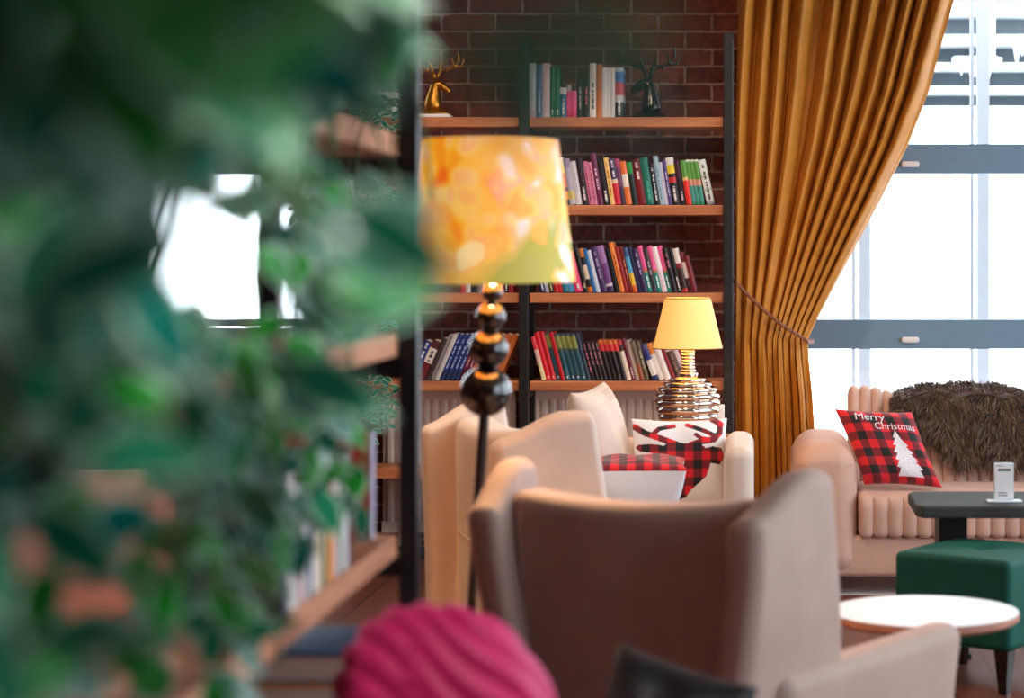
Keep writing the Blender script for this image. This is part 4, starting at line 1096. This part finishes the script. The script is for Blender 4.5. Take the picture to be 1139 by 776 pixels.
# ------------------------------------------------------------------ tables, pouffe and the card stand at the right
TF, TB = 7.04, 7.5
root = empty('lounge_table', (.95, 7.27, 0), label='dark grey rectangular lounge table with chamfered corners before the sofa', cat='table')
hw, hd = .40, .23; c = .05
out = [(-hw+.02, -hd), (hw-.02, -hd), (hw, -hd+c), (hw, hd-c), (hw-.02, hd), (-hw+.02, hd), (-hw, hd-c), (-hw, -hd+c)]
zt_ = .555
MB().prism(out, zt_-.042, zt_).build('tabletop', M['stone'], root, smooth=False, bevel=.008)
MB().span(-.305, -.205, -.01, .17, .02, zt_-.042).build('pedestal', M['black'], root, smooth=False, bevel=.004)
MB().span(.205, .305, -.01, .17, .02, zt_-.042).build('pedestal', M['black'], root, smooth=False, bevel=.004)
for x in (-.255, .255): MB().span(x-.06, x+.06, -.06, .21, 0, .02).build('foot', M['black'], root, smooth=False, bevel=.004)
yc = 7.16
root = empty('menu_stand', (X(1116.5, yc), yc, zt_+.0006), label='small white card in a clear stand on the dark lounge table', cat='card')
kc = F/yc
MB().rbox((0, 0, .004), (.12, .06, .008), .003, 2, 2).build('foot', M['acrylic'], root)
h = 41/kc; w = 22/kc
MB().span(-w/2, w/2, -.004, .004, .008, .008+h).build('holder', M['acrylic'], root, smooth=False)
MB().span(-w/2+.003, w/2-.003, -.0055, -.004, .012, .006+h).build('card', M['whitecard'], root, smooth=False)
b = MB(); b.span(-w/2+.014, w/2-.012, -.0064, -.0055, .008+h*.78, .008+h*.84); b.build('heading', M['inkblack'], root, smooth=False)
b = MB()
for i in range(2): b.span(-w/2+.013, w/2-.022-.004*i, -.0064, -.0055, .022+i*.009, .025+i*.009)
b.span(-w/2+.008, -w/2+.03, -.0064, -.0055, .008+h*.92, .008+h*.935)
b.build('printed_lines', M['ink'], root, smooth=False)
# emerald pouffe
A, B, C_ = Vector((.452, 6.85)), Vector((.808, 6.60)), Vector((.705, 7.17))
ang = math.atan2(B.y-A.y, B.x-A.x); wd = (B-A).length; ctr = (B+C_)/2
root = empty('pouffe', (ctr.x, ctr.y, 0), ang, label='emerald green velvet square pouffe with a buttoned top', cat='stool')
wd = .43
def dp(v):
    z = v.z
    if z > .40:
        rr_ = math.hypot(v.x, v.y); z -= .016*math.exp(-(rr_/.045)**2); z += .01*math.cos(v.x*6)*math.cos(v.y*6)
    return Vector((v.x, v.y, z))
MB().rbox((0, 0, .285), (wd, wd, .29), .022, 24, 4, dp).build('upholstery', M['green'], root)
MB().lathe([(.0, .425), (.014, .425), (.013, .432), (.0, .435)], 16).build('button', M['green'], root)
for x in (-1, 1):
    for y in (-1, 1): MB().prism([(x*.18+a*.026, y*.18+b_*.026) for a, b_ in ((-1, -1), (1, -1), (1, 1), (-1, 1))], 0, .142, fn=lambda v, x=x, y=y: Vector((x*.18+(v.x-x*.18)*(.55+.45*v.z/.142), y*.18+(v.y-y*.18)*(.55+.45*v.z/.142), v.z))).build('leg', M['blackgloss'], root, smooth=False)
# round white table
RY = 5.4; kr = F/RY
root = empty('round_table', (X(1028, RY), RY, 0), label='small round white table with a wooden rim before the green pouffe', cat='table')
zr = .478; rr_ = 105/kr
MB().lathe([(.0, zr-.004), (rr_-.004, zr-.004), (rr_-.002, zr), (.0, zr)], 72).build('tabletop', M['whitetop'], root, angle=30)
MB().lathe([(.0, zr-.028), (rr_-.016, zr-.028), (rr_, zr-.018), (rr_, zr-.0045), (.0, zr-.0045)], 72).build('rim', M['woodedge'], root, angle=30)
MB().lathe([(.0, zr-.05), (.09, zr-.05), (.09, zr-.029), (.0, zr-.029)], 28).build('mount_plate', M['black'], root, angle=30)
MB().lathe([(.02, .02), (.02, zr-.05)], 20).build('pedestal', M['black'], root)
MB().lathe([(.0, 0), (.17, 0), (.17, .01), (.025, .022), (.0, .022)], 40).build('base', M['black'], root)

# ------------------------------------------------------------------ magenta chair and black cushion in the foreground
def magenta():
    root = empty('tub_chair', (-.478, 3.2, 0), math.radians(-20), label='magenta ruched velvet chair in the near foreground', cat='armchair')
    ax = Vector((.46, .62, .64)).normalized()
    b = MB(); n1, n2 = 150, 110; vs = []
    for i in range(n1+1):
        th = math.pi*i/n1
        for j in range(n2):
            ph = 2*math.pi*j/n2
            sx = math.sin(th)*math.cos(ph); sy = math.sin(th)*math.sin(ph); sz = -math.cos(th)
            e = .72
            f = lambda v: math.copysign(abs(v)**e, v)
            p = Vector((.205*f(sx), .11*f(sy), .52+.345*(abs(sz)**.9)*math.copysign(1, sz)))
            nn = Vector((sx/.25, sy/.11, sz/.37)).normalized()
            q = p.dot(ax)+.012*math.sin(p.x*14)+.006*math.sin(p.x*31+p.y*9)
            g = abs(math.sin(math.pi*q/.043))**.6
            p = p+nn*(.015*g-.014)
            p.y -= .10*(p.z-.5)+.28*p.x*p.x*-1.2
            vs.append(p)
    b.add(vs, [(i*n2+j, i*n2+(j+1) % n2, (i+1)*n2+(j+1) % n2, (i+1)*n2+j) for i in range(n1) for j in range(n2)])
    b.build('backrest', M['magenta'], root, angle=180)
    MB().rbox((.03, .32, .32), (.58, .52, .17), .07, 10, 5).build('seat', M['magenta'], root)
    for x in (-.19, .21):
        for y in (.12, .50): MB().lathe([(.013, 0), (.02, .23), (.02, .26)], 12, (x, y, 0)).build('leg', M['blackgloss'], root)
magenta()
o = pillow('black_cushion', None, .27, .13, [M['leather']], lambda u, v: 0, 60, back=0)
o.location = (X(726, 3.5)+.02, 3.56, .458+.105); o.rotation_euler = (math.radians(-14), math.radians(12), math.radians(-24))
tag(o, 'black leather cushion leaning on the magenta chair seat', 'cushion')

# ------------------------------------------------------------------ salmon armchairs beyond the divider
def salmon(loc, rz, label):
    root = empty('club_sofa', loc, rz, label=label, cat='sofa')
    W = 1.15
    MB().rbox((0, .08, .5), (W, .18, .70), .07, 8, 5).build('backrest', M['salmon'], root)
    for s in (-1, 1): MB().rbox((s*(W/2-.09), -.28, .38), (.18, .74, .5), .07, 8, 5).build('armrest', M['salmon'], root)
    MB().rbox((0, -.28, .22), (W-.2, .70, .2), .02, 4, 3).build('base', M['salmon'], root)
    MB().rbox((0, -.31, .40), (W-.37, .66, .17), .06, 8, 5).build('seat_cushion', M['salmon'], root)
    for x in (-.45, .45):
        for y in (-.55, .06): MB().lathe([(.015, 0), (.024, .12), (.024, .13)], 12, (x, y, 0)).build('leg', M['blackgloss'], root)
salmon((-1.75, 5.2, 0), math.radians(12), 'salmon velvet club sofa beyond the divider, seen through the foliage')

# ------------------------------------------------------------------ the indoor ficus close to the camera
def proj(p): return (PX+F*p.x/p.y, PY-F*(p.z-HC)/p.y)
FOL = [(-90,-90),(505,-90),(495,50),(450,105),(345,125),(310,185),(325,300),(290,370),(285,450),(250,520),(225,600),(180,700),(150,790),(-90,850)]
GAP = [(138,318),(165,295),(168,210),(205,195),(232,165),(272,162),(300,190),(288,228),(262,262),(310,290),(312,345),(262,350),(225,325),(190,330),(150,345)]
GAPS = [GAP, [(40,520),(75,520),(62,640),(30,640)], [(80,530),(190,505),(200,545),(95,590)], [(60,650),(120,600),(125,680),(60,720)], [(225,620),(270,600),(262,660),(225,650)], [(262,655),(320,640),(310,700),(262,720)], [(215,700),(270,690),(250,740),(200,760)], [(95,720),(170,690),(150,790),(90,790)]]
def grow(g, k=1.3):
    cx = sum(p[0] for p in g)/len(g); cy = sum(p[1] for p in g)/len(g)
    return [(cx+(x-cx)*k, cy+(y-cy)*k) for x, y in g]
GAP = [(238,165),(272,158),(302,185),(292,222),(272,240),(262,270),(310,290),(314,345),(262,350),(225,322),(190,335),(148,345),(132,322),(165,298),(215,285),(240,240),(268,222),(245,200)]
GAPB = [(158,242),(172,194),(197,198),(207,250),(200,280),(162,277)]
GAPS = [grow(GAP, 1.1), grow(GAPB, 1.25), grow(GAPS[1], 1.1), grow(GAPS[2], 1.1), grow(GAPS[3], 1.2)]
def ficus():
    r = random.Random(21)
    root = empty('variegated_ficus', (-.62, 1.32, 0), label='tall variegated ficus filling the left foreground out of focus', cat='plant')
    base = root.location.copy()
    MB().lathe([(.0, 0), (.14, 0), (.145, .01), (.185, .30), (.195, .305), (.195, .335), (.175, .335), (.17, .31)], 36).build('pot', M['whitepot'], root)
    MB().lathe([(.0, .30), (.172, .302), (.172, .308), (.0, .315)], 28).build('soil', M['soil'], root)
    tr = [Vector((0, 0, .3)), Vector((.02, .02, .6)), Vector((-.02, .0, .9)), Vector((.01, .03, 1.15)), Vector((0, .02, 1.4)), Vector((.02, .0, 1.62)), Vector((.03, .02, 1.8))]
    MB().tube(tr, [.02, .018, .016, .014, .012, .009, .005], 10).build('trunk', M['bark'], root)
    fo, st = MB(), MB()
    mains = []
    for k in range(16):
        z = .95+.055*k; an = k*2.4; L = r.uniform(.2, .38)
        p0 = Vector((0, .02, z)); pts = [p0+Vector((math.cos(an)*L*t*.8+.12*t, math.sin(an)*L*t, .16*t-.14*t*t)) for t in (0, .25, .5, .75, 1)]
        mains += pts[1:]; st.tube(pts, [.006, .005, .004, .003, .002], 6)
    cnt = 0; tries = 0
    def ok(P):
        x, y = proj(P)
        if not inside(FOL, x, y): return False
        return not any(inside(g, x, y) for g in GAPS)
    while cnt < 300 and tries < 30000:
        tries += 1
        Yd = 1.2+r.random()**.8*.75
        if cnt < 25: Yd = r.uniform(.8, 1.1)
        px, py = r.uniform(-80, 480), r.uniform(-80, 840)
        W = at(px, py, Yd)
        if not ok(W): continue
        loc = W-base
        # a drooping twig of a few leaves ending near this point
        o_ = min(mains, key=lambda q: (q-loc).length)
        d = loc-o_
        if d.length > .6 or (W.y > 1.66 and W.x < -.55): continue
        tw = [o_+d*t+Vector((0, 0, .07*math.sin(math.pi*t)*d.length/.2)) for t in (0, .3, .55, .8, 1)]
        if d.length > .03 and ok(base+tw[2]) and ok(base+tw[3]): st.tube(tw, [.0025, .002, .0018, .0015, .001], 5)
        for q in range(r.choice((2, 3, 3))):
            p = loc+Vector((r.uniform(-.04, .04), r.uniform(-.04, .04), r.uniform(-.04, .04))) if q else loc
            dd = Vector((r.uniform(-1, 1), r.uniform(-.6, .6), r.uniform(-1.1, .25))).normalized(); L = r.uniform(.075, .115)
            tipw = base+p+dd*L; mid = base+p+dd*L*.5
            if not (ok(tipw) and ok(mid) and ok(base+p)): continue
            leaf(fo, p, dd, Vector((r.uniform(-.6, .6), -.8, r.uniform(.1, .9))), L, L*r.uniform(.42, .55), r.choice((0, 0, 1, 2)), 3, r.uniform(.05, .3), .8); cnt += 1
    for px, py, Yd, dx, dz, L in ((372, 228, 1.15, .9, -.5, .085), (352, 268, 1.2, .8, .35, .08), (368, 322, 1.3, .95, .02, .07), (330, 225, 1.25, .8, -.6, .09), (300, 405, 1.5, .9, -.35, .10), (330, 345, 1.35, .9, .1, .09)):
        leaf(fo, at(px, py, Yd)-base, Vector((dx, .25, dz)), Vector((.2, -.8, .5)), L, L*.5, (0, 2, 1)[int(px) % 3], 3, .2, .78)
    st.tube([Vector((.03, .02, 1.45)), at(230, 150, 1.25)-base, at(330, 220, 1.2)-base, at(385, 290, 1.15)-base], [.004, .003, .002, .001], 6)
    # a spray of leaves reaching across the top, close to the lens
    for k in range(9):
        px = 470+k*21; W = at(px, 20+55*math.sin(k*.8)+k*4, .62); loc = W-base
        leaf(fo, loc, Vector((1, .2, -.35+.4*math.sin(k*2.1))), Vector((0, -.5, .8)), .045, .02, (0, 1, 2)[k % 3], 3, .2, .8)
    st.tube([Vector((.02, .0, 1.62)), at(300, -120, .9)-base, at(440, -10, .7)-base, at(640, 60, .62)-base], [.004, .003, .002, .001], 6)
    fo.build('foliage', LM, root, merge=False, angle=60); st.build('branches', M['bark'], root)
ficus()
# trailing plants along the divider's top board, their vines hanging past the aisle side of the boards
def leaf_ok(P):
    x, y = proj(P)
    if x > 452 or (128 < y < 192 and x > 345) or (375 < y < 430 and x > 372) or (y >= 430 and x > 405) or (y > 610 and x > 335): return False
    return not any(inside(g, x, y) for g in GAPS)
def divider_ivy(Y, vines, seed, label):
    r = random.Random(seed); root = empty('trailing_ivy', (-.80, Y, LEV[4]+.001), label=label, cat='plant', group='trailing ivies on the divider')
    MB().lathe([(.06, 0), (.066, .005), (.082, .13), (.086, .135), (.086, .15), (.077, .15), (.073, .13)], 28).build('pot', M['whitepot'], root)
    MB().lathe([(.0, .125), (.072, .127), (.072, .131), (.0, .134)], 24).build('soil', M['soil'], root)
    fo, st = MB(), MB()
    for vx, dy, zend in vines:
        n = int((LEV[4]+.2-zend)/.045); pts = []
        for i in range(n+1):
            t = i/n; q = min(1, t*5)
            pts.append(Vector((vx*math.sin(q*math.pi/2)+r.uniform(-.006, .012)+.02*math.sin(t*6+seed), dy*min(1, t*3)+r.uniform(-.02, .02), .14+.07*math.sin(min(1, t*5)*math.pi)-(LEV[4]+.14-zend)*max(0, t-.12)/.88)))
        st.tube(pts, .0028, 5)
        for i in range(2, n+1):
            for sgn in (-1, 1):
                if r.random() < .12: continue
                d = Vector((r.uniform(.0, .9), sgn*r.uniform(.3, 1), r.uniform(-.9, .25)))
                L = r.uniform(.062, .092)
                P = root.location+pts[i]
                if not (leaf_ok(P) and leaf_ok(P+d.normalized()*L)): continue
                leaf(fo, pts[i], d, Vector((r.uniform(-.3, .6), -.7, r.uniform(.1, .8))), L, L*r.uniform(.45, .58), r.choice((0, 0, 1, 1, 2)), 3, r.uniform(.1, .3), .8)
    fo.build('foliage', LM, root, merge=False, angle=60); st.build('vines', M['stem'], root)
divider_ivy(2.25, [(.17, -.1, .92), (.19, .0, 1.0), (.22, .08, .86), (.2, -.18, 1.05), (.25, .14, .95), (.24, -.05, .9)], 11, 'trailing ivy nearest the lens on the divider, vines reaching lowest at left')
divider_ivy(2.62, [(.18, -.08, .95), (.2, .02, .88), (.23, .10, 1.0), (.21, -.13, .98), (.25, .05, 1.1)], 12, 'second trailing ivy on the divider, hanging right of the nearest one')
divider_ivy(2.95, [(.17, -.05, .96), (.2, .05, 1.05), (.22, .11, .98), (.19, -.11, 1.1), (.16, .14, 1.2)], 13, 'third trailing ivy on the divider, hanging before the upright books')
divider_ivy(3.42, [(.18, -.08, 1.44), (.2, .03, 1.36), (.22, .1, 1.5)], 14, 'short trailing ivy at the far end of the divider near its black post')

# ------------------------------------------------------------------ light
wd_ = bpy.data.worlds.new('winter_sky'); SC.world = wd_; wd_.use_nodes = True
nt = wd_.node_tree; bg = nt.nodes['Background']
bg.inputs['Color'].default_value = (.86, .93, 1.0, 1); bg.inputs['Strength'].default_value = 6.5
def light(name, typ, loc, energy, color, size=.1, rot=(0, 0, 0), **k):
    l = bpy.data.lights.new(name, typ); l.energy = energy; l.color = color
    if typ in ('POINT', 'SPOT'): l.shadow_soft_size = size
    o = bpy.data.objects.new(name, l); COL.objects.link(o); o.location = loc; o.rotation_euler = rot
    for a, v in k.items(): setattr(l, a, v)
    return o
def portal(loc, rot, sx, sy):
    l = bpy.data.lights.new('window_portal', 'AREA'); l.shape = 'RECTANGLE'; l.size = sx; l.size_y = sy; l.cycles.is_portal = True
    o = bpy.data.objects.new('window_portal', l); COL.objects.link(o); o.location = loc; o.rotation_euler = rot
hp = math.pi/2
for w in (w1, w2): portal(((w[0]+w[1])/2, WY+.27, (SILL+HEAD)/2), (-hp, 0, 0), w[1]-w[0], HEAD-SILL)
for a, c_ in RW: portal((XR+.27, (a+c_)/2, 1.75), (0, hp, 0), 2.5, c_-a)
for a, c_ in LW: portal((XL-.27, (a+c_)/2, 1.75), (0, -hp, 0), 2.5, c_-a)
warm = (1.0, .62, .30)
light('table_lamp_light', 'POINT', (LX, LYY, TZ+zs0+.03), 9, warm, .03)
light('floor_lamp_light', 'POINT', (lx(1.5), FY, 1.47), 55, warm, .04)
# ceiling downlights over the seating and the shelves
for x, y, e in ((-.5, 7.3, 85), (-1.5, 7.3, 50), (-1.5, 6.2, 60), (.9, 6.4, 30)):
    light('unseen_ceiling_spot', 'SPOT', (x, y, 3.2), e, (1.0, .78, .56), .06, (math.radians(24), 0, 0), spot_size=math.radians(110), spot_blend=.6)

light('unseen_ceiling_spot', 'SPOT', (-1.9, 4.3, 3.2), 55, (1.0, .94, .9), .06, (math.radians(12), 0, 0), spot_size=math.radians(48), spot_blend=.6)  # added spot that brightens the front of the salmon sofa, no fixture
sp_ = light('unseen_ceiling_spot', 'SPOT', (-.1, .4, 3.15), 360, (1, .96, .9), .06, (0, 0, 0), spot_size=math.radians(38), spot_blend=.45)  # added spot aimed at the foliage to brighten it and the magenta chair
sp_.rotation_euler = (Vector((-.62, 1.9, 1.3))-sp_.location).to_track_quat('-Z', 'Y').to_euler()
sp_ = light('unseen_ceiling_spot', 'SPOT', (-1.5, 5.1, 3.2), 150, (1.0, .5, .2), .06, (0, 0, 0), spot_size=math.radians(36), spot_blend=.5)
sp_.rotation_euler = (Vector((-1.05, 6.45, .65))-sp_.location).to_track_quat('-Z', 'Y').to_euler()

# ------------------------------------------------------------------ camera and view
cam = bpy.data.cameras.new('camera'); co = bpy.data.objects.new('camera', cam); COL.objects.link(co); SC.camera = co
co.location = (0, 0, HC); co.rotation_euler = (hp, 0, 0)
cam.sensor_width = 36; cam.lens = F/1139*36
cam.shift_x = (569.5-PX)/1139; cam.shift_y = (PY-388)/1139
cam.clip_start = .05; cam.clip_end = 200
cam.dof.use_dof = True; cam.dof.focus_distance = 8.9; cam.dof.aperture_fstop = 2.4
SC.view_settings.view_transform = 'Standard'; SC.view_settings.look = 'None'; SC.view_settings.gamma = 1
SC.view_settings.use_curve_mapping = False; SC.view_settings.exposure = 0
SC.cycles.use_denoising = True
SC.cycles.max_bounces = 8; SC.cycles.diffuse_bounces = 4; SC.cycles.sample_clamp_indirect = 6
